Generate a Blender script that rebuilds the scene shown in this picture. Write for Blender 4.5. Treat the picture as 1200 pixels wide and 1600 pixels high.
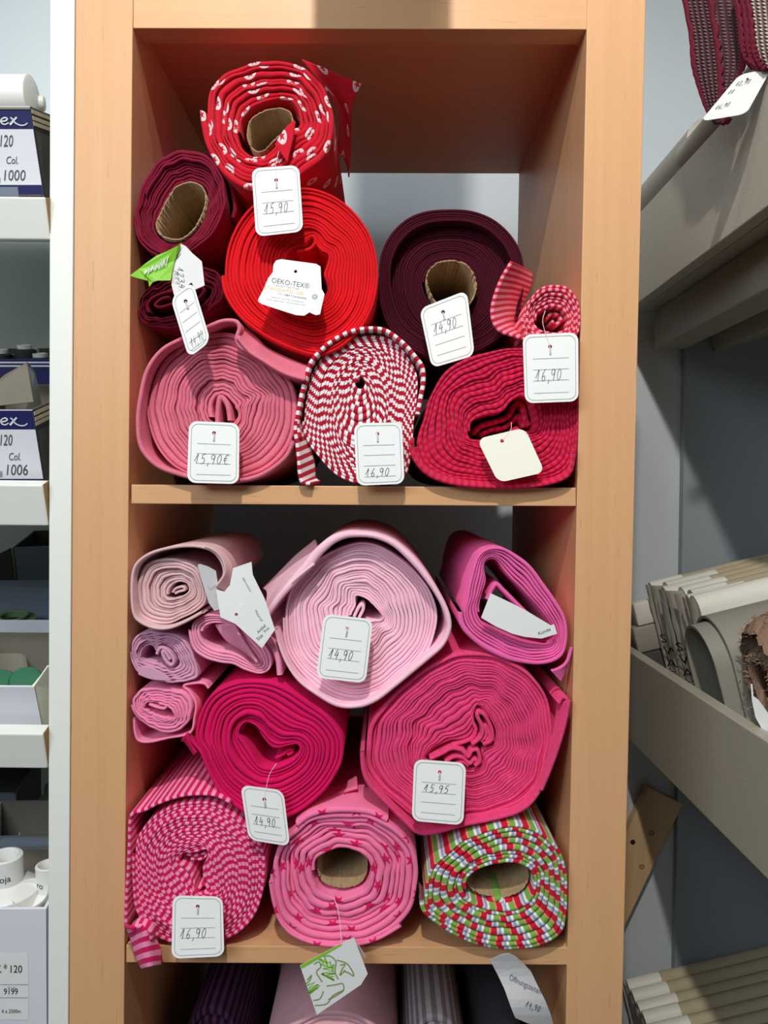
import bpy, bmesh, math, random
import numpy as np
from mathutils import Vector, Matrix

for o in list(bpy.data.objects):
    bpy.data.objects.remove(o)
SC = bpy.context.scene
COL = SC.collection
R = math.radians

# ------------------------------------------------------------------ camera
FPX = 1300.0
CAM = Vector((0.0, -0.82, 0.0))
PITCH, ROLL = R(1.35), R(0.5)
MROT = Matrix.Rotation(R(90) - PITCH, 3, 'X') @ Matrix.Rotation(ROLL, 3, 'Z')
cd = bpy.data.cameras.new('camera')
cd.sensor_fit = 'VERTICAL'
cd.sensor_height = 36.0
cd.sensor_width = 27.0
cd.lens = 36.0 * FPX / 1600.0
cd.clip_start = 0.01
cam = bpy.data.objects.new('camera', cd)
COL.objects.link(cam)
cam.matrix_world = Matrix.Translation(CAM) @ MROT.to_4x4()
SC.camera = cam

# ------------------------------------------------------------------ light
SC.view_settings.view_transform = 'Standard'
SC.view_settings.look = 'None'
SC.view_settings.exposure = -0.02
SC.view_settings.gamma = 1.0
SC.view_settings.use_curve_mapping = False

wd = bpy.data.worlds.new('shop_daylight')
SC.world = wd
wd.use_nodes = True
bg = wd.node_tree.nodes['Background']
bg.inputs['Color'].default_value = (0.86, 0.93, 1.0, 1)
bg.inputs['Strength'].default_value = 0.03


def lamp(name, kind, loc, target, power, color, size, size_y=None, spot=None):
    d = bpy.data.lights.new(name, kind)
    d.energy = power
    d.color = color
    if kind == 'AREA':
        d.shape = 'RECTANGLE'
        d.size = size
        d.size_y = size_y or size
    else:
        d.shadow_soft_size = size
        if kind == 'SPOT':
            d.spot_size = spot or R(120)
            d.spot_blend = 0.6
    o = bpy.data.objects.new(name, d)
    COL.objects.link(o)
    o.location = loc
    o.rotation_euler = (Vector(target) - Vector(loc)).to_track_quat('-Z', 'Y').to_euler()
    return o


LAMP = (0.02, -0.43, 1.01)
LAMP_B = (-0.10, -1.20, 1.30)
lamp('pendant_light', 'SPOT', LAMP, (0.0, -0.1, -0.3), 4, (1.0, 0.95, 0.88), 0.02, spot=R(150))
lamp('track_light', 'SPOT', LAMP_B, (0.1, 0.2, -0.5), 84, (1.0, 0.96, 0.90), 0.03, spot=R(95))
lamp('ceiling_fill', 'AREA', (-0.6, -1.8, 1.58), (-0.6, -1.2, 0.0), 10, (1.0, 0.98, 0.95), 1.2, 1.2)  # soft fill added from above, no light fitting behind it
lamp('daylight_fill', 'AREA', (-1.15, -2.2, 0.9), (-0.1, 0.0, -0.5), 28, (0.80, 0.91, 1.0), 1.2, 0.7)  # added fill from the front left, tinted like bluish daylight


# ------------------------------------------------------------------ helpers
def srgb(r, g, b):
    def f(c):
        c /= 255.0
        return c / 12.92 if c <= 0.04045 else ((c + 0.055) / 1.055) ** 2.4
    return (f(r), f(g), f(b), 1.0)


MR = np.array([list(r) for r in MROT])
CAMN = np.array(list(CAM))


def unproj(px, Y):
    """photo pixels (n,2) -> world points on the planes y = Y"""
    px = np.asarray(px, float)
    d = np.stack([(px[:, 0] - 600) / FPX, -(px[:, 1] - 800) / FPX, -np.ones(len(px))], 1) @ MR.T
    t = (np.asarray(Y, float) - CAMN[1]) / d[:, 1]
    return CAMN + d * t[:, None]


def P(x, y, Y=0.0):
    return Vector(unproj([(x, y)], [Y])[0])


CROP = {1: (200, 60, 3.0), 2: (200, 360, 3.81), 3: (560, 280, 3.158), 4: (430, 480, 4.444), 5: (190, 800, 4.138),
        6: (400, 780, 3.75), 7: (560, 800, 3.077), 8: (190, 1040, 3.243), 9: (180, 1180, 4.0), 10: (400, 1180, 3.81),
        11: (620, 1220, 4.0), 12: (0, 100, 5.33), 13: (0, 400, 3.72), 14: (0, 800, 4.0), 15: (0, 1200, 4.0),
        16: (960, 0, 2.857), 17: (970, 840, 4.704), 18: (960, 1140, 3.479)}


def cp(c, pts):
    x0, y0, s = CROP[c]
    return np.array([(x0 + p[0] / s, y0 + p[1] / s) for p in pts], float)


WL = {}


def thing(name, label, cat, loc, group=None):
    o = bpy.data.objects.new(name, None)
    o.empty_display_size = 0.02
    COL.objects.link(o)
    o.location = loc
    WL[o.name] = Vector(loc)
    o['label'] = label
    o['category'] = cat
    if group:
        o['group'] = group
    return o


def tag_obj(o, label, cat, group=None):
    o['label'] = label
    o['category'] = cat
    if group:
        o['group'] = group
    return o


def link_mesh(name, me, mat, parent=None, smooth=True, kind=None, label=None):
    o = bpy.data.objects.new(name, me)
    COL.objects.link(o)
    if mat is not None:
        for m in (mat if isinstance(mat, (list, tuple)) else [mat]):
            me.materials.append(m)
    if parent is not None:
        o.parent = parent
        WL[o.name] = WL[parent.name]
    else:
        WL[o.name] = Vector((0, 0, 0))
    if smooth and len(me.polygons):
        me.polygons.foreach_set('use_smooth', [True] * len(me.polygons))
    if kind:
        o['kind'] = kind
    if label:
        o['label'] = label
    return o


def mesh_np(name, verts, faces, mat, parent=None, uv=None, smooth=True, kind=None, label=None):
    """world-space verts; faces list or (n,4) array; uv per vertex"""
    verts = np.asarray(verts, float)
    if parent is not None:
        verts = verts - np.array(list(WL[parent.name]))
    me = bpy.data.meshes.new(name)
    if isinstance(faces, np.ndarray):
        n = len(faces)
        k = faces.shape[1]
        me.vertices.add(len(verts))
        me.vertices.foreach_set('co', verts.ravel())
        me.loops.add(n * k)
        me.loops.foreach_set('vertex_index', faces.ravel().astype(np.int32))
        me.polygons.add(n)
        me.polygons.foreach_set('loop_start', np.arange(0, n * k, k, dtype=np.int32))
        me.update(calc_edges=True)
    else:
        me.from_pydata([tuple(v) for v in verts], [], faces)
        me.update()
    if uv is not None:
        l = me.uv_layers.new(name='UVMap')
        idx = np.empty(len(me.loops), dtype=np.int32)
        me.loops.foreach_get('vertex_index', idx)
        l.data.foreach_set('uv', np.asarray(uv, float)[idx].ravel())
    me.validate()
    return link_mesh(name, me, mat, parent, smooth, kind, label)


class MB:
    def __init__(self):
        self.v, self.f = [], []

    def add(self, vs, fs):
        n = len(self.v)
        self.v += [tuple(p) for p in vs]
        self.f += [tuple(i + n for i in f) for f in fs]
        return self

    def hexa(self, c, bevel=0.0, seg=2):
        """c: 8 corners, 0-3 one face ring, 4-7 the opposite ring in the same order"""
        bm = bmesh.new()
        vs = [bm.verts.new(p) for p in c]
        for f in ((0, 1, 2, 3), (7, 6, 5, 4), (0, 4, 5, 1), (1, 5, 6, 2), (2, 6, 7, 3), (3, 7, 4, 0)):
            bm.faces.new([vs[i] for i in f])
        bmesh.ops.recalc_face_normals(bm, faces=bm.faces[:])
        if bevel > 0:
            bmesh.ops.bevel(bm, geom=bm.edges[:], offset=bevel, segments=seg, affect='EDGES', profile=0.5)
        bm.verts.index_update()
        self.add([v.co[:] for v in bm.verts], [[v.index for v in f.verts] for f in bm.faces])
        bm.free()
        return self

    def box(self, x0, x1, y0, y1, z0, z1, bevel=0.0, fr=None):
        c = [(x0, y0, z0), (x1, y0, z0), (x1, y0, z1), (x0, y0, z1), (x0, y1, z0), (x1, y1, z0), (x1, y1, z1), (x0, y1, z1)]
        if fr:
            c = [fr(*p) for p in c]
        return self.hexa(c, bevel)

    def tube(self, path, r, n=6, caps=True):
        path = [Vector(p) for p in path]
        rs = r if isinstance(r, (list, tuple)) else [r] * len(path)
        rings = []
        for i, p in enumerate(path):
            t = (path[min(i + 1, len(path) - 1)] - path[max(i - 1, 0)]).normalized()
            a = t.orthogonal().normalized() if i == 0 else (a - t * a.dot(t)).normalized()
            b = t.cross(a)
            rings.append([p + (a * math.cos(k * 2 * math.pi / n) + b * math.sin(k * 2 * math.pi / n)) * rs[i] for k in range(n)])
        vs = [q for rg in rings for q in rg]
        fs = []
        for i in range(len(path) - 1):
            for k in range(n):
                k2 = (k + 1) % n
                fs.append((i * n + k, i * n + k2, (i + 1) * n + k2, (i + 1) * n + k))
        if caps:
            fs.append(tuple(range(n))[::-1])
            fs.append(tuple((len(path) - 1) * n + k for k in range(n)))
        return self.add(vs, fs)

    def lathe(self, prof, org, axis, n=24):
        """prof: (radius, height) along axis from org"""
        axis = Vector(axis).normalized()
        a = axis.orthogonal().normalized()
        b = axis.cross(a)
        vs, fs = [], []
        for (r, h) in prof:
            for k in range(n):
                t = 2 * math.pi * k / n
                vs.append(Vector(org) + axis * h + (a * math.cos(t) + b * math.sin(t)) * r)
        for i in range(len(prof) - 1):
            for k in range(n):
                k2 = (k + 1) % n
                fs.append((i * n + k, i * n + k2, (i + 1) * n + k2, (i + 1) * n + k))
        return self.add(vs, fs)

    def build(self, name, mat, parent=None, smooth=False, kind=None, label=None):
        o = mesh_np(name, np.array(self.v), self.f, mat, parent, None, smooth, kind, label)
        if smooth:
            try:
                o.data.set_sharp_from_angle(angle=R(35))
            except Exception:
                pass
        return o


def crom(pts, n, closed):
    """Catmull-Rom resample, by index"""
    pts = np.asarray(pts, float)
    m = len(pts)
    seg = m if closed else m - 1
    t = np.linspace(0, seg, n, endpoint=not closed)
    i = np.minimum(t.astype(int), seg - 1)
    f = (t - i)[:, None]
    if closed:
        p0, p1, p2, p3 = pts[(i - 1) % m], pts[i % m], pts[(i + 1) % m], pts[(i + 2) % m]
    else:
        p0, p1, p2, p3 = pts[np.maximum(i - 1, 0)], pts[i], pts[i + 1], pts[np.minimum(i + 2, m - 1)]
    return 0.5 * ((2 * p1) + (-p0 + p2) * f + (2 * p0 - 5 * p1 + 4 * p2 - p3) * f ** 2 + (-p0 + 3 * p1 - 3 * p2 + p3) * f ** 3)


def arc_resample(c, n, closed=True):
    if closed:
        c = np.vstack([c, c[:1]])
    d = np.r_[0, np.cumsum(np.linalg.norm(np.diff(c, axis=0), axis=1))]
    t = np.linspace(0, d[-1], n, endpoint=not closed)
    return np.stack([np.interp(t, d, c[:, k]) for k in range(c.shape[1])], 1)


# ------------------------------------------------------------------ materials
class NT:
    def __init__(self, name):
        self.m = bpy.data.materials.new(name)
        self.m.use_nodes = True
        self.t = self.m.node_tree
        self.b = self.t.nodes['Principled BSDF']

    def n(self, kind, **kw):
        o = self.t.nodes.new('ShaderNode' + kind)
        for k, v in kw.items():
            setattr(o, k, v)
        return o

    def l(self, a, b):
        self.t.links.new(a, b)

    def math(self, op, a, b=None, c=None):
        o = self.n('Math', operation=op)
        for i, v in enumerate((a, b, c)):
            if v is None:
                continue
            if isinstance(v, (int, float)):
                o.inputs[i].default_value = v
            else:
                self.l(v, o.inputs[i])
        return o.outputs[0]

    def mix(self, fac, a, b, blend='MIX'):
        o = self.n('Mix', data_type='RGBA', blend_type=blend)
        for sock, v in ((o.inputs[0], fac), (o.inputs[6], a), (o.inputs[7], b)):
            if isinstance(v, (int, float)):
                sock.default_value = v
            elif isinstance(v, tuple):
                sock.default_value = v
            else:
                self.l(v, sock)
        return o.outputs[2]

    def uv(self):
        o = self.n('UVMap')
        s = self.n('SeparateXYZ')
        self.l(o.outputs[0], s.inputs[0])
        return s.outputs[0], s.outputs[1]

    def noise(self, scale, detail=3, vec=None, rough=0.5):
        o = self.n('TexNoise')
        o.inputs['Scale'].default_value = scale
        o.inputs['Detail'].default_value = detail
        o.inputs['Roughness'].default_value = rough
        if vec is None:
            tc = self.n('TexCoord')
            vec = tc.outputs['Object']
        self.l(vec, o.inputs['Vector'])
        return o.outputs['Fac']

    def bump(self, h, strength, dist):
        o = self.n('Bump')
        o.inputs['Strength'].default_value = strength
        o.inputs['Distance'].default_value = dist
        self.l(h, o.inputs['Height'])
        self.l(o.outputs[0], self.b.inputs['Normal'])

    def base(self, c):
        if isinstance(c, tuple):
            self.b.inputs['Base Color'].default_value = c
        else:
            self.l(c, self.b.inputs['Base Color'])

    def set(self, **kw):
        for k, v in kw.items():
            self.b.inputs[k.replace('_', ' ')].default_value = v


def mat_plain(name, c, rough=0.5, bump=0.0, scale=200, var=0.0, spec=0.4):
    a = NT(name)
    a.set(Roughness=rough)
    a.b.inputs['Specular IOR Level'].default_value = spec
    if var > 0:
        f = a.noise(scale * 0.15, 4)
        dark = tuple(x * (1 - var) for x in c[:3]) + (1,)
        a.base(a.mix(f, dark, c))
    else:
        a.base(c)
    if bump > 0:
        a.bump(a.noise(scale, 3), bump, 0.001)
    return a.m


def mat_beech(name='beech_laminate', vertical=True):
    a = NT(name)
    tc = a.n('TexCoord')
    mp = a.n('Mapping')
    mp.inputs['Scale'].default_value = (90, 90, 2.2) if vertical else (2.2, 90, 90)
    a.l(tc.outputs['Object'], mp.inputs['Vector'])
    g = a.noise(1.0, 5, mp.outputs[0], 0.6)
    mp2 = a.n('Mapping')
    mp2.inputs['Scale'].default_value = (420, 420, 22) if vertical else (22, 420, 420)
    a.l(tc.outputs['Object'], mp2.inputs['Vector'])
    v = a.noise(1.0, 2, mp2.outputs[0], 0.5)
    fl = a.math('GREATER_THAN', v, 0.69)
    c = a.mix(g, srgb(210, 158, 110), srgb(229, 180, 134))
    c = a.mix(a.math('MULTIPLY', fl, 0.35), c, srgb(172, 118, 76))
    a.base(c)
    a.set(Roughness=0.42)
    a.b.inputs['Specular IOR Level'].default_value = 0.35
    a.bump(g, 0.05, 0.0005)
    return a.m


def fabric(name, col, stripes=None, period=0.01, motif=None, melange=None, rib=0.0, sheen=0.25, rough=0.92):
    """col: base colour; stripes: [(end fraction, colour)] along the length of the cloth (UV x, metres);
    motif: dict(p, r, v0, col, kind) printed on the cloth; melange: second colour flecked in"""
    a = NT(name)
    u, v = a.uv()
    c = col
    if stripes:
        f = a.math('FRACT', a.math('DIVIDE', u, period))
        rp = a.n('ValToRGB')
        rp.color_ramp.interpolation = 'LINEAR'
        cr = rp.color_ramp
        st = 0.0
        els = []
        for (e, cc) in stripes:
            els += [(st + 0.02, cc), (e - 0.02, cc)]
            st = e
        while len(cr.elements) < len(els):
            cr.elements.new(0.5)
        for el, (p_, cc) in zip(cr.elements, els):
            el.position = p_
            el.color = cc
        a.l(f, rp.inputs[0])
        c = rp.outputs[0]
    if motif:
        p_ = motif['p']
        vv = a.math('ADD', a.math('DIVIDE', v, p_), motif.get('v0', 0.5))
        row = a.math('FLOOR', vv)
        uu = a.math('ADD', a.math('DIVIDE', u, p_ * motif.get('ax', 1.0)), a.math('MULTIPLY', row, 0.37))
        cu = a.math('MULTIPLY', a.math('SUBTRACT', a.math('FRACT', uu), 0.5), motif.get('ax', 1.0))
        cv = a.math('SUBTRACT', a.math('FRACT', vv), 0.5)
        r = a.math('SQRT', a.math('ADD', a.math('MULTIPLY', cu, cu), a.math('MULTIPLY', cv, cv)))
        th = a.math('ARCTAN2', cu, cv)
        k = a.math('MULTIPLY', th, 5 / (2 * math.pi))
        tri = a.math('ABSOLUTE', a.math('SUBTRACT', a.math('FRACT', a.math('ADD', k, 10.5)), 0.5))  # 0 at tips .. .5
        lim = a.math('DIVIDE', 1.0, a.math('ADD', 1.0, a.math('MULTIPLY', tri, 3.2)))
        star = lambda R_: a.math('LESS_THAN', r, a.math('MULTIPLY', lim, R_))
        if motif['kind'] == 'star':
            m_ = star(motif['r'])
        else:
            disc = a.math('LESS_THAN', r, motif['r'])
            m_ = a.math('MULTIPLY', disc, a.math('SUBTRACT', 1.0, star(motif['r'] * 0.75)))
        c = a.mix(m_, c, motif['col'])
    tc = a.n('TexCoord')
    if melange is not None:
        c = a.mix(a.math('MULTIPLY', a.noise(1400, 2, tc.outputs['Object']), a.noise(300, 2, tc.outputs['Object'])), c, melange)
    f2 = a.noise(55, 3, tc.outputs['Object'])
    o = a.n('HueSaturation')
    a.l(a.math('ADD', 0.88, a.math('MULTIPLY', f2, 0.24)), o.inputs['Value'])
    if isinstance(c, tuple):
        o.inputs['Color'].default_value = c
    else:
        a.l(c, o.inputs['Color'])
    a.base(o.outputs[0])
    a.set(Roughness=rough)
    a.b.inputs['Specular IOR Level'].default_value = 0.15
    a.b.inputs['Sheen Weight'].default_value = sheen
    a.b.inputs['Sheen Roughness'].default_value = 0.5
    a.b.inputs['Sheen Tint'].default_value = tuple(0.35 + 0.65 * x for x in col[:3]) + (1,)
    h = a.noise(900, 2, tc.outputs['Object'])
    if rib > 0:
        w = a.math('SINE', a.math('MULTIPLY', u, 2 * math.pi / rib))
        h = a.math('ADD', a.math('MULTIPLY', w, 0.5), h)
    a.bump(h, 0.35, 0.0006)
    return a.m


M = {}
M['beech'] = mat_beech()
M['beech_h'] = mat_beech('beech_laminate_horizontal', False)
M['white_board'] = mat_plain('white_melamine', srgb(236, 238, 230), 0.45, 0.03, 300)
M['chip'] = mat_plain('raw_chipboard', srgb(178, 146, 100), 0.9, 0.6, 700, 0.5)
M['wall'] = mat_plain('painted_wall', srgb(203, 211, 216), 0.8, 0.15, 260)
M['floor'] = mat_plain('floor_vinyl', srgb(82, 76, 70), 0.5, 0.05, 60, 0.2)
M['ceil'] = mat_plain('ceiling_paint', srgb(235, 235, 230), 0.9)
M['card_white'] = mat_plain('white_tag_card', srgb(238, 240, 238), 0.55, 0.02, 500, spec=0.3)
M['cream_card'] = mat_plain('cream_tag_card', srgb(244, 242, 226), 0.6, spec=0.3)
M['paper'] = mat_plain('white_paper', srgb(232, 233, 232), 0.6, spec=0.3)
M['greypaper'] = mat_plain('grey_white_paper', srgb(200, 200, 202), 0.5, spec=0.4)
M['line'] = mat_plain('printed_grey_line', srgb(146, 155, 157), 0.7)
M['ink'] = mat_plain('pen_ink', srgb(74, 74, 100), 0.6)
M['print'] = mat_plain('dark_grey_print', srgb(74, 76, 84), 0.7)
M['black'] = mat_plain('black_print', srgb(28, 28, 36), 0.6)
M['orange'] = mat_plain('orange_print', srgb(240, 178, 110), 0.7)
M['green'] = mat_plain('green_print', srgb(132, 200, 50), 0.55)
M['green_dk'] = mat_plain('olive_print', srgb(140, 160, 90), 0.55)
M['navy'] = mat_plain('navy_carton', srgb(34, 36, 92), 0.5, 0.03, 300)
M['carton'] = mat_plain('grey_carton', srgb(134, 128, 116), 0.85, 0.15, 300, 0.2)
M['carton_dk'] = mat_plain('dark_grey_carton', srgb(84, 82, 78), 0.85, 0.15, 300, 0.2)
M['carton_bl'] = mat_plain('blue_grey_carton', srgb(122, 132, 146), 0.8, 0.1, 300)
M['carton_w'] = mat_plain('white_carton', srgb(228, 229, 236), 0.6, 0.03, 300)
M['plastic_w'] = mat_plain('white_plastic', srgb(232, 232, 228), 0.35)
M['thread_g'] = mat_plain('green_thread', srgb(30, 112, 78), 0.6, 0.4, 900, 0.3)
M['thread_lg'] = mat_plain('pale_green_thread', srgb(104, 136, 96), 0.6, 0.4, 900, 0.3)
M['thread_k'] = mat_plain('dark_thread', srgb(52, 56, 60), 0.6, 0.4, 900, 0.3)
M['taupe'] = mat_plain('taupe_lacquer_board', srgb(182, 176, 160), 0.4, 0.35, 420)
M['taupe_sm'] = mat_plain('taupe_board', srgb(166, 161, 148), 0.45, 0.05, 200)
M['unit_wall'] = mat_plain('grey_end_panel', srgb(150, 158, 164), 0.7, 0.05, 200)
M['bolt_tan'] = mat_plain('tan_cloth', srgb(196, 182, 152), 0.85, 0.3, 500, 0.15)
M['bolt_dark'] = mat_plain('charcoal_cloth', srgb(84, 82, 78), 0.85, 0.3, 500, 0.15)
M['sleeve'] = mat_plain('white_sleeve', srgb(238, 236, 224), 0.5, 0.1, 100)
M['greyboard'] = mat_plain('grey_sheet', srgb(150, 146, 134), 0.5, 0.04, 100)
M['steel'] = mat_plain('screw_brass', srgb(150, 120, 80), 0.3)
M['hole'] = mat_plain('dark_bore', srgb(40, 28, 20), 0.9)
M['thread_s'] = mat_plain('nylon_thread', srgb(238, 200, 205), 0.4)


def mat_film():
    a = NT('clear_film')
    a.base(srgb(226, 222, 210))
    a.set(Roughness=0.25)
    a.bump(a.noise(38, 3), 0.4, 0.003)
    return a.m


def mat_cardboard():
    a = NT('cardboard_core')
    f = a.noise(160, 4)
    a.base(a.mix(f, srgb(136, 108, 78), srgb(184, 156, 118)))
    a.set(Roughness=0.9)
    a.bump(a.noise(500, 3), 0.3, 0.001)
    return a.m


def mat_pine():
    a = NT('pine_wood')
    tc = a.n('TexCoord')
    mp = a.n('Mapping')
    mp.inputs['Rotation'].default_value = (0, R(-27), 0)
    mp.inputs['Scale'].default_value = (90, 60, 5)
    a.l(tc.outputs['Object'], mp.inputs['Vector'])
    f = a.noise(1.0, 4, mp.outputs[0], 0.6)
    a.base(a.mix(f, srgb(196, 158, 112), srgb(226, 196, 150)))
    a.set(Roughness=0.6)
    return a.m


def mat_plastic_clear():
    a = NT('clear_plastic_pin')
    a.base(srgb(226, 230, 230))
    a.set(Roughness=0.2)
    a.b.inputs['Transmission Weight'].default_value = 0.25
    return a.m


def mat_knit(name, c1, c2, scale):
    a = NT(name)
    u, v = a.uv()
    s1 = a.math('SINE', a.math('MULTIPLY', u, scale))
    s2 = a.math('SINE', a.math('ADD', a.math('MULTIPLY', v, scale * 1.3), a.math('MULTIPLY', a.math('ABSOLUTE', s1), 1.6)))
    h = a.math('MULTIPLY', a.math('ABSOLUTE', s1), a.math('ADD', a.math('MULTIPLY', s2, 0.5), 0.5))
    a.base(a.mix(a.math('MINIMUM', a.math('MULTIPLY', h, 1.5), 1.0), c2, c1))
    a.set(Roughness=0.95)
    a.bump(h, 1.0, 0.003)
    return a.m


M['film'] = mat_film()
M['core'] = mat_cardboard()
M['pine'] = mat_pine()
M['pin'] = mat_plastic_clear()
M['knit_w'] = mat_knit('ecru_knit', srgb(206, 190, 182), srgb(96, 72, 66), 800)
M['knit_m'] = mat_knit('maroon_ecru_knit', srgb(122, 92, 96), srgb(60, 18, 30), 800)
M['braid'] = mat_plain('maroon_braid', srgb(112, 20, 44), 0.9, 0.6, 700, 0.3)
M['fur'] = mat_plain('brown_fur', srgb(170, 138, 114), 0.95, 0.8, 500, 0.5)

RED = srgb(204, 22, 44)
M['f_apple'] = fabric('red_print_cloth', srgb(204, 28, 48), motif=dict(p=0.034, r=0.18, v0=0.46, col=srgb(238, 205, 208), kind='disc', ax=1.3))
M['f_maroon'] = fabric('wine_cloth', srgb(122, 20, 46), melange=srgb(142, 34, 60), sheen=0.08)
M['f_maroon2'] = fabric('deep_wine_cloth', srgb(104, 15, 38), sheen=0.06)
M['f_red'] = fabric('bright_red_cloth', srgb(226, 22, 34), sheen=0.15)
M['f_dark'] = fabric('dark_burgundy_cloth', srgb(70, 13, 30), sheen=0.04)
M['f_coral'] = fabric('coral_stripe_cloth', srgb(210, 40, 60), stripes=[(0.5, srgb(206, 36, 60)), (1.0, srgb(240, 150, 172))], period=0.0068)
M['f_rose'] = fabric('old_rose_cloth', srgb(214, 104, 128), melange=srgb(236, 150, 168))
M['f_rw'] = fabric('red_white_stripe_cloth', RED, stripes=[(0.52, srgb(190, 22, 50)), (1.0, srgb(244, 238, 240))], period=0.0086)
M['f_crim'] = fabric('crimson_stripe_cloth', srgb(206, 24, 70), stripes=[(0.5, srgb(200, 18, 54)), (1.0, srgb(208, 42, 92))], period=0.0072)
M['f_beige'] = fabric('blush_beige_cloth', srgb(222, 184, 186), sheen=0.3)
M['f_mauve'] = fabric('mauve_cloth', srgb(212, 150, 182), melange=srgb(226, 178, 202))
M['f_pink'] = fabric('candy_pink_cloth', srgb(244, 140, 180))
M['f_pink2'] = fabric('soft_pink_cloth', srgb(244, 158, 190))
M['f_pale'] = fabric('pale_pink_cloth', srgb(250, 200, 218), sheen=0.3)
M['f_orchid'] = fabric('orchid_pink_cloth', srgb(236, 104, 172))
M['f_hot'] = fabric('hot_pink_melange_cloth', srgb(222, 44, 110), melange=srgb(246, 110, 160))
M['f_fuch'] = fabric('fuchsia_cloth', srgb(218, 18, 98), sheen=0.1)
M['f_pstripe'] = fabric('pink_stripe_cloth', srgb(225, 40, 110), stripes=[(0.5, srgb(214, 24, 92)), (1.0, srgb(248, 150, 190))], period=0.0076)
M['f_star'] = fabric('pink_star_cloth', srgb(246, 124, 170), motif=dict(p=0.045, r=0.17, v0=0.47, col=srgb(214, 26, 96), kind='star', ax=1.25))
M['f_multi'] = fabric('red_green_stripe_cloth', RED, stripes=[(0.30, srgb(206, 24, 52)), (0.37, srgb(240, 150, 130)), (0.66, srgb(124, 174, 74)), (0.78, srgb(238, 240, 240)), (0.90, srgb(150, 164, 190)), (1.0, srgb(196, 206, 218))], period=0.0205)
M['f_purple'] = fabric('purple_stripe_cloth', srgb(60, 26, 60), stripes=[(0.5, srgb(40, 18, 40)), (1.0, srgb(86, 46, 84))], period=0.009, sheen=0.1)
M['f_dusty'] = fabric('dusty_pink_cloth', srgb(226, 176, 186))
M['f_gstripe'] = fabric('grey_stripe_cloth', srgb(160, 150, 156), stripes=[(0.5, srgb(140, 130, 136)), (1.0, srgb(196, 188, 192))], period=0.012)
M['f_char'] = fabric('charcoal_cloth_roll', srgb(62, 60, 66))

# ------------------------------------------------------------------ the setting
XW0, XW1 = -1.6, 1.15
YW = 0.62
ZF, ZC = -1.45, 1.60


def structure(name, mb, mat, smooth=False, kind='structure'):
    return mb.build(name, mat, None, smooth, kind)


structure('floor', MB().box(XW0, XW1, -2.6, YW, ZF - 0.05, ZF), M['floor'])
structure('ceiling', MB().box(XW0, XW1, -2.6, YW, ZC, ZC + 0.05), M['ceil'])
structure('wall_back', MB().box(XW0, XW1, YW, YW + 0.06, ZF, ZC), M['wall'])
structure('wall_right', MB().box(XW1, XW1 + 0.06, -2.6, YW + 0.06, ZF, ZC), M['wall'])

# ---- beech shelving unit
DEP = 0.41


def front_slab(tl, tr, br, bl, y0, y1, bevel=0.0008, zt=None, zb=None):
    """slab whose front face has the given photo corners on plane y0, running straight back to y1"""
    f = [P(tl[0], tl[1], y0), P(tr[0], tr[1], y0), P(br[0], br[1], y0), P(bl[0], bl[1], y0)]
    b = [Vector((p.x, y1, p.z)) for p in f]
    return MB().hexa(f + b, bevel)


rack = thing('shelving_unit', 'tall beech laminate shelving unit holding the rolls of red and pink cloth', 'shelf', (0, 0.2, ZF))
ytop, ybot = -66, 3000


def ext(xa, xb, y):
    return xa + (xb - xa) * y / 1600.0


def vslab(l0, l1, r0, r1, y0, y1, ya=ytop, yb=ybot):
    return front_slab((ext(l0, l1, ya), ya), (ext(r0, r1, ya), ya), (ext(r0, r1, yb), yb), (ext(l0, l1, yb), yb), y0, y1)


ybf = 800 + 1300 * 1.43 / 0.82
vslab(118, 108, 207.5, 193.5, 0, DEP, yb=ybf).build('side_panel', M['beech'], rack)
vslab(918, 884, 1009, 972, 0, DEP, yb=ybf).build('side_panel', M['beech'], rack)
front_slab((208, -66), (919, -64), (917, 46), (208, 44), 0.002, 0.03).build('header_panel', M['beech_h'], rack)
front_slab((208, 12), (917, 14), (917, 46), (208, 44), 0.03, DEP).build('shelf', M['beech_h'], rack)
front_slab((205, 757), (900, 762), (900, 791), (205, 787), 0.001, DEP).build('shelf', M['beech_h'], rack)
front_slab((197, 1477), (888, 1481), (888, 1508), (197, 1504), 0.001, DEP).build('shelf', M['beech_h'], rack)
front_slab((190, 2072), (874, 2075), (874, 2102), (190, 2099), 0.001, DEP).build('shelf', M['beech_h'], rack)


# ------------------------------------------------------------------ rolls of cloth
def smooth_noise(rng, n, amp):
    x = np.linspace(0, 1, n)
    k = np.interp(np.linspace(0, max(2, n // 14), n), np.arange(max(2, n // 14) + 2), rng.normal(0, 1, max(2, n // 14) + 2))
    return amp * k


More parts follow.
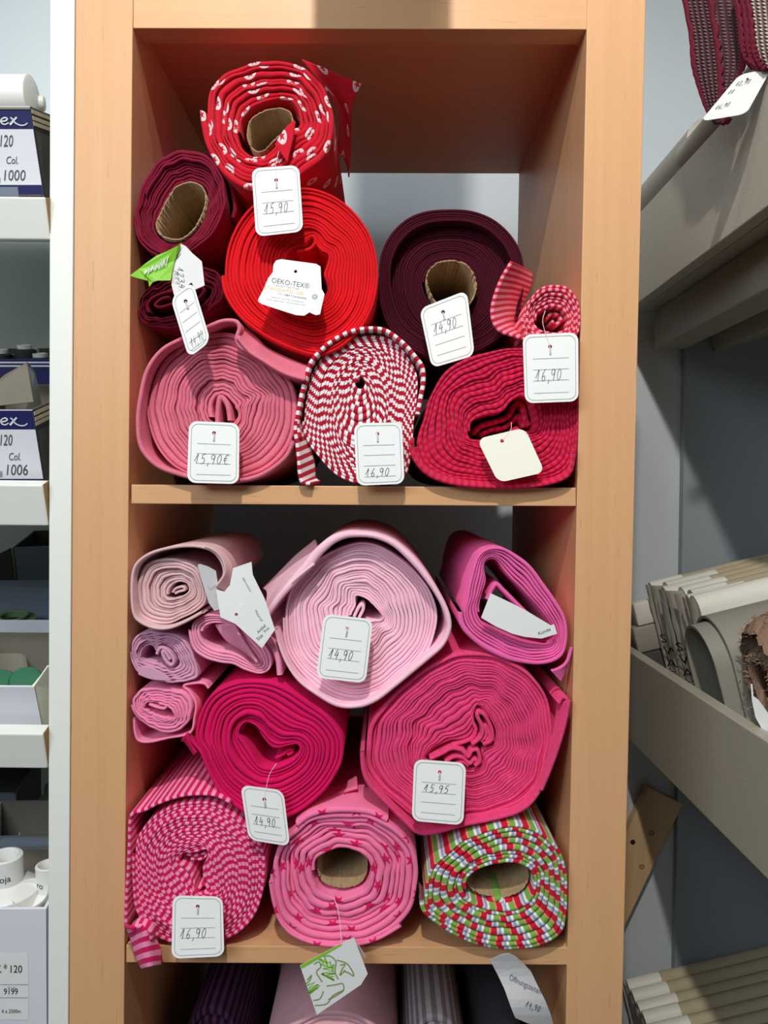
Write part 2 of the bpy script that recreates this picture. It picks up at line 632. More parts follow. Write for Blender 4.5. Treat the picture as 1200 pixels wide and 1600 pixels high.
def spiral(name, keys, turns, Y0, mat, parent, depth=0.37, ns=150, fill=0.93, yprof=None, seed=1, jit=0.35, proud=0.0012,
           deep=0.016, wob=0.0, rnd=0.30, u0=0.0, label=None):
    """cloth wound from the inner contour (first key) out to the outer contour (last key)"""
    rng = np.random.default_rng(seed)
    same = len({len(k[1]) for k in keys}) == 1
    cs = []
    for s, c in keys:
        d = crom(c, 720, True)
        if not same:
            d = arc_resample(d, 720)
        cs.append(d)
    ss = np.array([k[0] for k in keys], float)
    cs = np.stack(cs)                                            # K,720,2
    inc = 1 + jit * rng.uniform(-1, 1, turns + 2)
    inc = np.maximum(inc, 0.3)
    W = np.r_[0, np.cumsum(inc[:turns + 1])]
    W = W / W[-1]
    t = np.linspace(0, turns, turns * ns + 1)
    ui = (t % 1.0) * 720
    i0 = np.floor(ui).astype(int) % 720
    i1 = (i0 + 1) % 720
    fu = (ui - np.floor(ui))[:, None]
    wa, wb = np.interp(t, np.arange(turns + 2), W), np.interp(t + 1, np.arange(turns + 2), W)

    def C(s):
        k = np.clip(np.searchsorted(ss, s, side='right') - 1, 0, len(ss) - 2)
        f = ((s - ss[k]) / (ss[k + 1] - ss[k]))[:, None]
        a = cs[k, i0] * (1 - fu) + cs[k, i1] * fu
        b = cs[k + 1, i0] * (1 - fu) + cs[k + 1, i1] * fu
        return a * (1 - f) + b * f
    A, B = C(wa), C(wb)
    if wob > 0:                                                  # layers ripple together
        ph = 2 * math.pi * (t % 1.0)
        w = sum(rng.normal(0, 1) * np.sin(k * ph + rng.uniform(0, 6.28) + 0.5 * wa * k) for k in (5, 8, 11, 15)) * wob * 0.5
        dirn = (B - A) / np.maximum(np.linalg.norm(B - A, axis=1), 1e-6)[:, None]
        fade = (np.sin(np.pi * np.clip(wa, 0, 1)) ** 0.7)[:, None]
        A = A + dirn * w[:, None] * fade
        fade = (np.sin(np.pi * np.clip(wb, 0, 1)) ** 0.7)[:, None]
        B = B + dirn * w[:, None] * fade
    n = len(t)
    a3, b3 = unproj(A, np.full(n, Y0)), unproj(B, np.full(n, Y0))
    th = np.linalg.norm(b3 - a3, axis=1)
    th = np.minimum(th, 0.009)
    mid = 0.5 * (a3 + b3)
    arc = np.r_[0, np.cumsum(np.linalg.norm(np.diff(mid, axis=0), axis=1))] + u0
    ring = np.interp(t, np.arange(turns + 2), rng.normal(0, 1, turns + 2))
    yo = proud * ring + smooth_noise(rng, n, proud * 0.35)
    if yprof is not None:
        yo = yo + np.array([yprof(s) for s in 0.5 * (wa + wb)])
    m = (1 - fill) / 2
    prof = [(m, None), (m, rnd), (m + 0.10, rnd * 0.42), (m + 0.26, rnd * 0.08), (0.5, 0.0), (1 - m - 0.26, rnd * 0.08), (1 - m - 0.10, rnd * 0.42), (1 - m, rnd), (1 - m, None)]
    K = len(prof)
    V_ = np.empty((n, K, 3))
    UV = np.empty((n, K, 2))
    for j, (f, d) in enumerate(prof):
        p = a3 * (1 - f) + b3 * f
        if d is None:
            dd = np.full(n, deep)
            if j == 0:
                dd = np.where(t < 1.0, depth, deep)
            else:
                dd = np.where(t >= turns - 1.0, depth, deep)
        else:
            dd = d * th
        p = p.copy()
        p[:, 1] = Y0 + yo + dd
        if d is None:
            p[:, 1] = np.where(dd > deep * 1.5, Y0 + dd, p[:, 1])
        V_[:, j] = p
        UV[:, j, 0] = arc
        UV[:, j, 1] = np.sign(f - 0.5) * (abs(f - 0.5) * th + dd) + ring * 0.0022
    idx = np.arange(n * K).reshape(n, K)
    F = np.stack([idx[:-1, :-1], idx[1:, :-1], idx[1:, 1:], idx[:-1, 1:]], -1).reshape(-1, 4)
    return mesh_np(name, V_.reshape(-1, 3), F, mat, parent, UV.reshape(-1, 2), True, None, label)


def ribbon(name, path, th, Y, mat, parent, depth=0.34, n=140, rnd=0.5, u0=0.0, label=None, vec=None):
    """a loose outer wrap: front edge follows the path, cloth runs back from it; Y: number or list per path point"""
    path = np.asarray(path, float)
    yy = np.full(len(path), Y, float) if np.isscalar(Y) else np.asarray(Y, float)
    dp = np.full(len(path), depth, float) if np.isscalar(depth) else np.asarray(depth, float)
    q = crom(np.c_[path, yy, dp], 1000, False)
    q = arc_resample(q, n, False)
    xy, Yf, D = q[:, :2], q[:, 2], q[:, 3]
    tg = np.gradient(xy, axis=0)
    tg /= np.linalg.norm(tg, axis=1)[:, None]
    nm = np.c_[-tg[:, 1], tg[:, 0]]
    prof = [(-0.5, None), (-0.5, rnd), (-0.38, rnd * 0.4), (-0.2, rnd * 0.08), (0, 0), (0.2, rnd * 0.08), (0.38, rnd * 0.4), (0.5, rnd), (0.5, None)]
    c3 = unproj(xy, Yf)
    arc = np.r_[0, np.cumsum(np.linalg.norm(np.diff(c3, axis=0), axis=1))] + u0
    thv = np.full(len(xy), th, float) if np.isscalar(th) else np.interp(np.linspace(0, 1, len(xy)), np.linspace(0, 1, len(th)), th)
    tw = float(np.mean(thv)) / FPX * 0.82
    K = len(prof)
    V_ = np.empty((n, K, 3))
    UV = np.empty((n, K, 2))
    for j, (f, d) in enumerate(prof):
        p = unproj(xy + nm * (thv * f)[:, None], Yf)
        dd = D if d is None else np.full(n, d * tw)
        p[:, 1] = Yf + dd
        if vec is not None and d is None:
            p = p + np.array(vec) * (D / D.max())[:, None]
        V_[:, j] = p
        UV[:, j, 0] = arc
        UV[:, j, 1] = np.sign(f) * (abs(f) * tw + dd)
    idx = np.arange(n * K).reshape(n, K)
    F = np.stack([idx[:-1, :-1], idx[1:, :-1], idx[1:, 1:], idx[:-1, 1:]], -1).reshape(-1, 4)
    F = [tuple(f) for f in F] + [tuple(idx[0])[::-1], tuple(idx[-1])]
    return mesh_np(name, V_.reshape(-1, 3), F, mat, parent, UV.reshape(-1, 2), True, None, label)


def patch(name, rows, Ys, mat, parent, thick=0.0018, n=60, m=14, u0=0.0, label=None, kind=None, usc=1.0):
    """cloth lofted through several edge curves (photo pixels) lying on the planes Ys"""
    rr = []
    for c, Y in zip(rows, Ys):
        c = np.asarray(c, float)
        yy = np.full(len(c), Y, float) if np.isscalar(Y) else np.asarray(Y, float)
        q = arc_resample(crom(np.c_[c, yy], 400, False), n, False)
        rr.append(unproj(q[:, :2], q[:, 2]))
    rr = np.stack(rr)                                            # r,n,3
    if len(rr) > 2:
        g = np.stack([crom(rr[:, i], m, False) for i in range(n)], 1)
    else:
        f = np.linspace(0, 1, m)[:, None, None]
        g = rr[0] * (1 - f) + rr[1] * f
    arc = np.r_[0, np.cumsum(np.linalg.norm(np.diff(g[0], axis=0), axis=1))] * usc + u0
    wid = np.linalg.norm(np.diff(g, axis=0), axis=2).mean(1)
    wv = np.r_[0, np.cumsum(wid)]
    UV = np.stack([np.tile(arc, (m, 1)), np.tile(wv[:, None], (1, n))], -1)
    idx = np.arange(n * m).reshape(m, n)
    F = np.stack([idx[:-1, :-1], idx[1:, :-1], idx[1:, 1:], idx[:-1, 1:]], -1).reshape(-1, 4)
    o = mesh_np(name, g.reshape(-1, 3), F, mat, parent, UV.reshape(-1, 2), True, kind, label)
    s = o.modifiers.new('thickness', 'SOLIDIFY')
    s.thickness = thick
    s.offset = 0
    return o


def core(contour, Y0, parent, th=3.2, depth=0.36, torn=0.0018, seed=3, dy=0.0):
    """cardboard tube inside a roll, slightly ragged front edge"""
    rng = np.random.default_rng(seed)
    c = arc_resample(crom(contour, 600, True), 120)
    ctr = c.mean(0)
    c = c + (ctr - c) / np.linalg.norm(ctr - c, axis=1)[:, None] * 1.3
    inn = c + (ctr - c) / np.linalg.norm(ctr - c, axis=1)[:, None] * th
    n = len(c)
    rag = np.abs(np.convolve(np.r_[rng.normal(0, 1, n)], np.ones(3) / 3, 'same')) * torn
    V_ = []
    for cc, back in ((c, depth), (c, 0.0), (inn, 0.0), (inn, depth)):
        p = unproj(cc, np.full(n, Y0))
        p[:, 1] = Y0 + dy + (back if back else rag)
        V_.append(p)
    V_ = np.stack(V_)
    idx = np.arange(4 * n).reshape(4, n)
    F = []
    for a in range(3):
        for k in range(n):
            k2 = (k + 1) % n
            F.append((idx[a, k], idx[a, k2], idx[a + 1, k2], idx[a + 1, k]))
    return mesh_np('cardboard_tube', V_.reshape(-1, 3), [tuple(int(i) for i in f) for f in F], M['core'], parent, None, True, None, None)


def roll_thing(label, outer, Y0):
    lo = outer[np.argmax(outer[:, 1])]
    b = P(outer[:, 0].mean(), lo[1], Y0)
    return thing('fabric_roll', label, 'fabric roll', (b.x, Y0 + 0.18, b.z), 'rolls of cloth on the shelves')


# --- 1 red roll with printed discs
Y = 0.0
o_ = cp(1, [(333, 330), (355, 220), (420, 140), (530, 90), (640, 70), (760, 85), (860, 130), (930, 200), (965, 290), (982, 390), (965, 500), (925, 580), (830, 650), (720, 700), (600, 720), (500, 690), (420, 610), (355, 480)])
i_ = cp(1, [(520, 420), (530, 350), (575, 300), (650, 270), (720, 262), (770, 285), (790, 340), (785, 380), (740, 390), (710, 420), (690, 455), (640, 510), (580, 520), (535, 480)])
h_ = cp(1, [(540, 420), (550, 355), (590, 315), (650, 290), (712, 285), (752, 303), (768, 335), (764, 372), (735, 405), (700, 430), (672, 455), (630, 495), (588, 505), (553, 470)])
t = roll_thing('red cloth roll with pale disc print and a rolled open centre, topmost of the stack', o_, Y)
spiral('wound_cloth', [(0, i_), (1, o_)], 8, Y, M['f_apple'], t, yprof=lambda s: 0.012 * (1 - s), seed=11, jit=0.5, proud=0.0016, fill=0.9, wob=2.0)
core(h_, Y, t, th=2.2, dy=0.016)
patch('loose_end', [cp(1, [(815, 100), (900, 130), (1000, 175), (1092, 212)]), cp(1, [(880, 180), (960, 230), (1020, 270), (1050, 320)]), cp(1, [(985, 330), (1010, 360), (1035, 400), (1045, 450)]), cp(1, [(985, 520), (1010, 560), (1030, 600), (1035, 650)])],
      [[0.02, 0.03, 0.045, 0.06], [0.03, 0.05, 0.06, 0.07], [0.06, 0.08, 0.09, 0.1], [0.08, 0.1, 0.12, 0.14]], M['f_apple'], t)
patch('inner_tip', [cp(1, [(690, 500), (705, 470), (740, 420), (780, 385)]), cp(1, [(748, 580), (762, 520), (775, 460), (784, 392)])], [-0.002, -0.004], M['f_apple'], t, u0=0.011)

# --- 2 wine roll with oval cardboard tube
Y = 0.004
o_ = cp(1, [(22, 830), (30, 740), (64, 650), (130, 560), (200, 515), (290, 508), (370, 535), (430, 600), (457, 680), (462, 760), (440, 850), (390, 930), (320, 985), (230, 1020), (150, 1025), (82, 990), (36, 920)])
i_ = cp(1, [(118, 860), (142, 795), (180, 725), (218, 678), (280, 655), (340, 674), (364, 730), (352, 805), (315, 877), (262, 928), (200, 940), (135, 912)])
t = roll_thing('wine red cloth roll wound on an oval cardboard tube, top left by the side panel', o_, Y)
spiral('wound_cloth', [(0, i_), (1, o_)], 9, Y, M['f_maroon'], t, yprof=lambda s: 0.010 * (1 - s) if s < .6 else 0.0, seed=12, jit=0.5, fill=0.9, wob=1.5)
core(i_, Y, t, th=2.4, torn=0.002, dy=0.006)
ribbon('loose_end', cp(1, [(370, 530), (430, 590), (470, 660), (490, 730), (500, 790), (490, 838)]), 6, [0.012, 0.014, 0.016, 0.018, 0.02, 0.02], M['f_maroon'], t, depth=0.3)

# --- 3 folded wine roll below
Y = 0.02
o_ = cp(2, [(50, 470), (62, 395), (115, 330), (200, 290), (320, 230), (430, 195), (520, 212), (570, 280), (582, 360), (545, 430), (460, 495), (390, 550), (290, 585), (160, 580), (90, 555), (58, 520)])
i_ = cp(2, [(95, 470), (110, 410), (165, 375), (250, 350), (330, 325), (420, 325), (475, 355), (430, 415), (340, 450), (235, 480), (155, 495), (115, 490)])
t = roll_thing('deep wine red cloth roll squashed flat, second from the top on the left', o_, Y)
spiral('wound_cloth', [(0, i_), (1, o_)], 5, Y, M['f_maroon2'], t, yprof=lambda s: 0.01 * (1 - s), seed=13, jit=0.6, fill=0.82, wob=2.5)

ribbon('inner_fold', cp(2, [(120, 485), (112, 440), (150, 395), (230, 365), (300, 360), (320, 385), (270, 430), (190, 455), (160, 440), (200, 405), (250, 395)]), 5, 0.024, M['f_maroon2'], t, depth=0.2, n=90)
ribbon('inner_fold', cp(2, [(300, 440), (350, 400), (420, 345), (450, 350), (430, 390), (380, 420)]), 5, 0.026, M['f_maroon2'], t, depth=0.2, n=60)

# --- 4 bright red roll
Y = -0.004
o_ = np.array([(345, 430), (352, 380), (375, 335), (410, 305), (455, 290), (500, 293), (545, 318), (578, 360), (592, 405), (591, 455), (575, 500), (540, 540), (500, 557), (460, 548), (415, 527), (375, 497), (352, 465)], float)
i_ = np.array([(450, 425), (446, 402), (455, 387), (474, 380), (488, 367), (491, 378), (499, 389), (510, 395), (505, 412), (501, 425), (509, 444), (495, 466), (470, 463), (455, 447)], float)
m_ = np.array([(418, 425), (422, 390), (437, 368), (455, 356), (480, 350), (500, 358), (512, 372), (528, 382), (535, 405), (532, 430), (530, 455), (515, 478), (490, 488), (462, 482), (437, 466), (424, 446)], float)
t = roll_thing('bright scarlet red cloth roll with a dark hollow centre', o_, Y)
spiral('wound_cloth', [(0, i_), (0.3, m_), (1, o_)], 17, Y, M['f_red'], t, yprof=lambda s: 0.010 * (1 - s), seed=14, jit=0.35, fill=0.9, wob=1.2, proud=0.0014)

ribbon('inner_fold', cp(1, [(735, 990), (768, 958), (820, 948), (862, 925), (878, 950), (850, 985), (790, 998)]), 6, 0.004, M['f_red'], t, depth=0.1, n=60)

# --- 5 dark burgundy roll
Y = 0.035
o_ = cp(3, [(92, 490), (102, 370), (148, 270), (230, 190), (330, 150), (450, 140), (560, 148), (660, 185), (740, 250), (795, 330), (820, 420), (820, 530), (800, 640), (745, 740), (655, 815), (545, 865), (430, 890), (325, 870), (222, 808), (148, 725), (106, 612)])
i_ = cp(3, [(330, 490), (346, 436), (388, 400), (450, 388), (512, 395), (564, 436), (590, 500), (588, 552), (564, 604), (522, 645), (460, 655), (398, 625), (356, 574)])
t = roll_thing('very dark burgundy cloth roll on a round cardboard tube with torn edge', o_, Y)
spiral('wound_cloth', [(0, i_), (1, o_)], 20, Y, M['f_dark'], t, yprof=lambda s: 0.0 if s > .72 else 0.016, seed=15, jit=0.45, fill=0.93, proud=0.0006)
core(i_, Y, t, th=2.2, torn=0.004, seed=9, dy=0.004)

# --- 6 small coral striped roll
Y = -0.004
o_ = cp(3, [(800, 680), (812, 620), (845, 560), (900, 512), (970, 497), (1040, 515), (1082, 565), (1104, 650), (1098, 740), (1070, 795), (1000, 830), (900, 825), (830, 785), (806, 730)])
i_ = cp(3, [(888, 690), (895, 655), (930, 635), (970, 628), (1010, 640), (1033, 680), (1028, 720), (985, 735), (935, 728), (900, 715)])
t = roll_thing('small coral and pink striped cloth roll with a raised curling flap, top right', o_, Y)
spiral('wound_cloth', [(0, i_), (1, o_)], 6, Y, M['f_coral'], t, yprof=lambda s: 0.008 * (1 - s), seed=16, jit=0.4, fill=0.88, wob=0.8, depth=0.3)
patch('loose_end', [cp(3, [(755, 405), (700, 500), (662, 610), (660, 690), (695, 748), (770, 775), (850, 800)]), cp(3, [(805, 430), (775, 510), (740, 610), (735, 690), (745, 735), (785, 762), (850, 795)]), cp(3, [(855, 462), (850, 520), (815, 600), (790, 680), (775, 730), (795, 755), (850, 790)])],
      [-0.006, 0.02, 0.05], M['f_coral'], t, thick=0.003, u0=0.001)
ribbon('inner_tip', cp(3, [(885, 640), (930, 610), (1000, 580), (1020, 640)]), 12, 0.006, M['f_coral'], t, depth=0.03, n=40)
ribbon('inner_curl', cp(3, [(930, 690), (950, 665), (990, 670), (1000, 700), (970, 712), (955, 695)]), 5, 0.012, M['f_coral'], t, depth=0.03, n=40)

# --- 7 old rose roll
Y = 0.008
o_ = cp(2, [(108, 1040), (135, 900), (200, 770), (300, 690), (420, 620), (540, 595), (640, 605), (760, 670), (880, 770), (970, 880), (1010, 1000), (1005, 1120), (985, 1240), (920, 1350), (800, 1440), (650, 1480), (480, 1480), (330, 1440), (220, 1360), (140, 1220)])
m_ = cp(2, [(350, 1100), (345, 960), (385, 880), (450, 845), (560, 830), (650, 860), (685, 930), (760, 970), (762, 1020), (722, 1090), (705, 1170), (640, 1260), (550, 1290), (450, 1270), (390, 1200)])
i_ = cp(2, [(508, 1110), (502, 1050), (515, 1005), (545, 985), (580, 1000), (605, 1035), (635, 1065), (640, 1095), (615, 1125), (580, 1135), (540, 1130)])
t = roll_thing('old rose pink cloth roll with a loose outer wrap, lower left above the middle shelf', o_, Y)
spiral('wound_cloth', [(0, i_), (0.42, m_), (1, o_)], 15, Y, M['f_rose'], t, yprof=lambda s: 0.004 * (1 - s), seed=17, jit=0.55, fill=0.93, wob=1.6)
ribbon('outer_wrap', cp(2, [(1050, 880), (930, 850), (800, 775), (720, 722), (665, 690), (645, 640), (662, 580), (640, 540), (560, 538), (460, 578), (330, 638), (200, 710), (112, 830), (70, 1000), (56, 1150), (76, 1290), (165, 1395), (300, 1450), (480, 1490), (650, 1490), (800, 1450), (930, 1355), (985, 1250)]),
       7, -0.012, M['f_rose'], t, n=260)
patch('flap', [cp(2, [(650, 640), (720, 725), (800, 778), (930, 855), (1055, 893)]), cp(2, [(665, 560), (760, 640), (830, 705), (940, 760), (1068, 812)])], [-0.014, 0.012], M['f_rose'], t, thick=0.003)
ribbon('inner_tongue', cp(2, [(530, 1140), (535, 1040), (550, 990), (590, 1040), (605, 1130)]), 8, 0.006, M['f_rose'], t, depth=0.03, n=50)

# --- 8 red and white striped roll
Y = 0.004
o_ = cp(4, [(185, 800), (200, 650), (228, 500), (280, 390), (360, 300), (455, 232), (560, 195), (680, 182), (780, 200), (870, 260), (935, 345), (985, 435), (1000, 530), (990, 650), (970, 800), (960, 950), (940, 1100), (900, 1190), (800, 1228), (600, 1228), (500, 1208), (400, 1150), (300, 1040), (220, 930)])
m_ = cp(4, [(395, 640), (415, 510), (475, 410), (590, 350), (700, 385), (760, 470), (790, 600), (775, 780), (710, 900), (610, 960), (500, 940), (430, 830)])
i_ = cp(4, [(572, 518), (570, 502), (580, 490), (598, 486), (612, 498), (614, 514), (602, 530), (584, 530)])
t = roll_thing('red and white striped cloth roll standing in the middle of the upper bottom row', o_, Y)
spiral('wound_cloth', [(0, i_), (0.42, m_), (1, o_)], 21, Y, M['f_rw'], t, seed=18, jit=0.3, fill=0.95, wob=0.8, proud=0.0008)
ribbon('outer_wrap', cp(4, [(165, 900), (150, 800), (165, 690), (190, 570), (218, 470), (245, 385), (310, 305), (400, 230), (500, 176), (600, 150), (720, 148), (800, 178), (900, 258), (975, 345), (1022, 415), (1030, 520), (1012, 620), (990, 740)]),
       7, -0.008, M['f_rw'], t, n=220)
patch('loose_end', [cp(4, [(140, 790), (138, 870), (150, 960), (160, 1060), (165, 1150), (185, 1218), (250, 1226)]), cp(4, [(185, 780), (205, 870), (235, 960), (260, 1050), (272, 1120), (275, 1185), (310, 1215)])], [-0.010, 0.016], M['f_rw'], t, thick=0.003)

# --- 9 crimson roll
Y = 0.0
o_ = cp(3, [(262, 1330), (270, 1270), (305, 1180), (335, 1080), (385, 975), (455, 903), (560, 855), (690, 830), (800, 822), (900, 830), (1000, 865), (1055, 920), (1085, 1000), (1092, 1150), (1088, 1280), (1075, 1395), (1025, 1465), (920, 1495), (780, 1505), (600, 1505), (450, 1495), (350, 1460), (292, 1400)])
m_ = cp(3, [(450, 1250), (450, 1120), (482, 1050), (560, 1010), (650, 990), (715, 940), (800, 925), (900, 940), (975, 1005), (1000, 1120), (985, 1280), (925, 1360), (800, 1400), (650, 1400), (540, 1375), (470, 1325)])
i_ = cp(3, [(555, 1240), (568, 1190), (640, 1165), (715, 1150), (755, 1105), (790, 1080), (830, 1090), (858, 1140), (868, 1200), (850, 1240), (800, 1225), (770, 1200), (748, 1235), (700, 1258), (620, 1270), (572, 1272)])
t = roll_thing('crimson finely striped cloth roll with a dented centre, lower right above the middle shelf', o_, Y)
spiral('wound_cloth', [(0, i_), (0.5, m_), (1, o_)], 13, Y, M['f_crim'], t, yprof=lambda s: 0.006 * (1 - s), seed=19, jit=0.5, fill=0.92, wob=1.5, proud=0.0016)
ribbon('inner_fold', cp(3, [(565, 1255), (610, 1215), (680, 1195), (740, 1170), (770, 1120), (795, 1095), (815, 1130), (830, 1190), (845, 1215)]), 8, 0.022, M['f_crim'], t, depth=0.3, n=90)
ribbon('inner_fold', cp(3, [(600, 1262), (660, 1235), (720, 1225), (755, 1200), (790, 1165), (800, 1190), (820, 1220)]), 7, 0.03, M['f_crim'], t, depth=0.3, n=80)
patch('outer_wrap', [cp(3, [(258, 1290), (256, 1335), (290, 1405), (350, 1462), (450, 1500), (600, 1518), (780, 1520), (930, 1505), (1030, 1468), (1060, 1405), (1064, 1330)]), cp(3, [(268, 1275), (275, 1335), (305, 1385), (365, 1435), (460, 1468), (600, 1490), (780, 1495), (930, 1480), (1020, 1440), (1050, 1390), (1056, 1330)])],
      [-0.012, 0.006], M['f_crim'], t, thick=0.003)

# --- 10 blush beige roll
Y = 0.006
o_ = cp(5, [(78, 520), (92, 405), (150, 315), (250, 285), (350, 292), (450, 325), (515, 390), (552, 500), (550, 585), (500, 640), (400, 690), (300, 730), (200, 722), (115, 675), (84, 605)])
i_ = cp(5, [(300, 535), (312, 495), (355, 462), (405, 465), (425, 495), (405, 525), (360, 540), (325, 552)])
t = roll_thing('small blush beige cloth roll with curled over wrap, top of the left pile', o_, Y)
spiral('wound_cloth', [(0, i_), (1, o_)], 9, Y, M['f_beige'], t, yprof=lambda s: 0.004 * (1 - s), seed=20, jit=0.4, fill=0.88, wob=0.8, depth=0.3)
ribbon('outer_wrap', cp(5, [(610, 485), (648, 440), (662, 385), (640, 312), (580, 248), (480, 222), (350, 226), (200, 262), (105, 325), (70, 405), (64, 540), (75, 650), (110, 705), (200, 748), (300, 752), (400, 715), (520, 650)]), 5, -0.008, M['f_beige'], t, depth=0.25, n=200)
patch('flap', [cp(5, [(540, 222), (610, 258), (655, 320), (662, 400), (605, 482)]), cp(5, [(560, 215), (640, 250), (705, 330), (712, 410), (668, 515)])], [-0.010, 0.0], M['f_beige'], t, thick=0.002)
ribbon('inner_curl', cp(5, [(330, 520), (350, 495), (395, 485), (405, 505), (370, 515), (345, 528)]), 4, 0.008, M['f_beige'], t, depth=0.03, n=50)

# --- 11 mauve roll
Y = 0.006
o_ = cp(5, [(54, 900), (62, 825), (110, 775), (200, 762), (320, 768), (400, 805), (455, 880), (485, 960), (505, 1050), (490, 1085), (440, 1098), (330, 1112), (200, 1092), (112, 1045), (68, 980)])
i_ = cp(5, [(112, 940), (128, 895), (165, 872), (195, 885), (205, 915), (235, 880), (270, 868), (320, 905), (350, 965), (335, 1000), (290, 1000), (235, 970), (180, 960), (140, 965)])
t = roll_thing('small mauve pink cloth roll with two folded lobes, middle of the left pile', o_, Y)
spiral('wound_cloth', [(0, i_), (1, o_)], 6, Y, M['f_mauve'], t, yprof=lambda s: 0.004 * (1 - s), seed=21, jit=0.4, fill=0.88, wob=0.8, depth=0.3)
ribbon('inner_curl', cp(5, [(225, 920), (250, 880), (300, 900), (335, 960), (320, 992), (285, 965), (262, 915), (275, 900), (310, 955)]), 5.5, 0.006, M['f_mauve'], t, depth=0.03, n=80)
patch('loose_end', [cp(5, [(105, 1010), (160, 995), (230, 1020), (300, 1060)]), cp(5, [(110, 1050), (180, 1078), (250, 1088), (320, 1090)])], [-0.003, -0.003], M['f_mauve'], t, thick=0.002)

# --- 12 candy pink small roll
Y = 0.004
o_ = cp(5, [(55, 1250), (70, 1172), (130, 1125), (230, 1118), (340, 1136), (425, 1158), (470, 1212), (466, 1290), (436, 1370), (370, 1425), (290, 1438), (200, 1405), (100, 1338)])
i_ = cp(5, [(152, 1258), (172, 1232), (230, 1238), (285, 1258), (330, 1308), (322, 1332), (262, 1312), (190, 1282)])
t = roll_thing('small candy pink cloth roll at the bottom of the left pile', o_, Y)
spiral('wound_cloth', [(0, i_), (1, o_)], 6, Y, M['f_pink'], t, seed=22, jit=0.4, fill=0.88, wob=0.6, depth=0.3)
ribbon('outer_wrap', cp(5, [(78, 1335), (84, 1420), (108, 1478), (180, 1488), (300, 1462), (440, 1430), (470, 1330), (478, 1240), (440, 1165), (400, 1125), (480, 1108), (535, 1112), (560, 1140)]), 4, 0.008, M['f_pink'], t, depth=0.2, n=160)
ribbon('inner_curl', cp(5, [(175, 1245), (230, 1265), (275, 1272), (285, 1250), (240, 1240)]), 4.5, 0.002, M['f_pink'], t, depth=0.03, n=40)

# --- 13 soft pink folded roll
Y = 0.002
o_ = cp(5, [(428, 760), (442, 702), (510, 656), (600, 650), (690, 684), (780, 742), (880, 802), (958, 872), (985, 950), (965, 1025), (900, 1058), (800, 1035), (720, 996), (620, 980), (520, 945), (452, 880)])
i_ = cp(5, [(525, 775), (552, 738), (615, 725), (700, 742), (760, 800), (815, 895), (872, 962), (868, 985), (830, 975), (780, 925), (700, 885), (610, 870), (550, 835)])
t = roll_thing('small soft pink cloth roll folded flat, beside the beige roll', o_, Y)
spiral('wound_cloth', [(0, i_), (1, o_)], 4, Y, M['f_pink2'], t, yprof=lambda s: 0.004 * (1 - s), seed=23, jit=0.3, fill=0.86, wob=0.5, depth=0.28)
patch('inner_flap', [cp(5, [(610, 725), (650, 790), (700, 840), (780, 880)]), cp(5, [(730, 725), (770, 800), (820, 880), (880, 970)])], [0.012, -0.003], M['f_pink2'], t, thick=0.003)
ribbon('loose_end', cp(5, [(930, 815), (980, 880), (1010, 960), (1020, 1055)]), 9, 0.0, M['f_pink2'], t, depth=0.2, n=60)

# --- 14 big pale pink roll
Y = 0.014
o_ = cp(6, [(158, 690), (178, 560), (235, 455), (335, 360), (455, 290), (560, 252), (650, 245), (760, 282), (875, 365), (955, 440), (1035, 545), (1070, 660), (1055, 780), (995, 925), (880, 1040), (740, 1150), (600, 1190), (450, 1160), (325, 1075), (225, 965), (170, 850)])
m_ = cp(6, [(400, 720), (392, 640), (440, 585), (465, 500), (540, 452), (640, 450), (715, 500), (770, 580), (800, 670), (790, 760), (735, 790), (700, 850), (620, 890), (520, 890), (440, 820)])
i_ = cp(6, [(560, 680), (585, 630), (588, 575), (640, 588), (705, 650), (738, 690), (705, 708), (640, 692), (615, 725), (575, 730)])
t = roll_thing('large pale baby pink cloth roll under a wavy loose wrap, top of the lower stack', o_, Y)
spiral('wound_cloth', [(0, i_), (0.38, m_), (1, o_)], 19, Y, M['f_pale'], t, yprof=lambda s: 0.004 * (1 - s), seed=24, jit=0.5, fill=0.93, wob=1.4)
wp = [(55, 700, 6), (110, 615, 8), (190, 512, 11), (290, 402, 14), (360, 315, 15), (440, 245, 14), (520, 212, 11), (600, 206, 9), (700, 216, 9), (800, 256, 10), (880, 320, 11), (960, 405, 10), (1030, 500, 9), (1090, 600, 8.5), (1126, 690, 8), (1130, 770, 8), (1088, 858, 9), (1000, 935, 9), (900, 1018, 9), (800, 1100, 9), (700, 1175, 9), (600, 1212, 8), (480, 1208, 8), (350, 1138, 7), (250, 1062, 6), (180, 962, 5), (135, 850, 5), (112, 760, 5)]
ribbon('outer_wrap', cp(6, [(p[0], p[1]) for p in wp]), [p[2] for p in wp], -0.008, M['f_pale'], t, n=300, depth=0.35)
patch('flap', [cp(6, [(45, 705), (120, 590), (220, 480), (340, 380)]), cp(6, [(70, 560), (150, 480), (250, 380), (360, 290)]), cp(6, [(45, 525), (140, 430), (240, 330), (350, 240)])], [-0.008, 0.05, 0.09], M['f_pale'], t, thick=0.003)
ribbon('inner_tongue', cp(6, [(575, 690), (600, 640), (620, 620), (628, 645), (605, 695)]), 5, 0.012, M['f_pale'], t, depth=0.03, n=50)

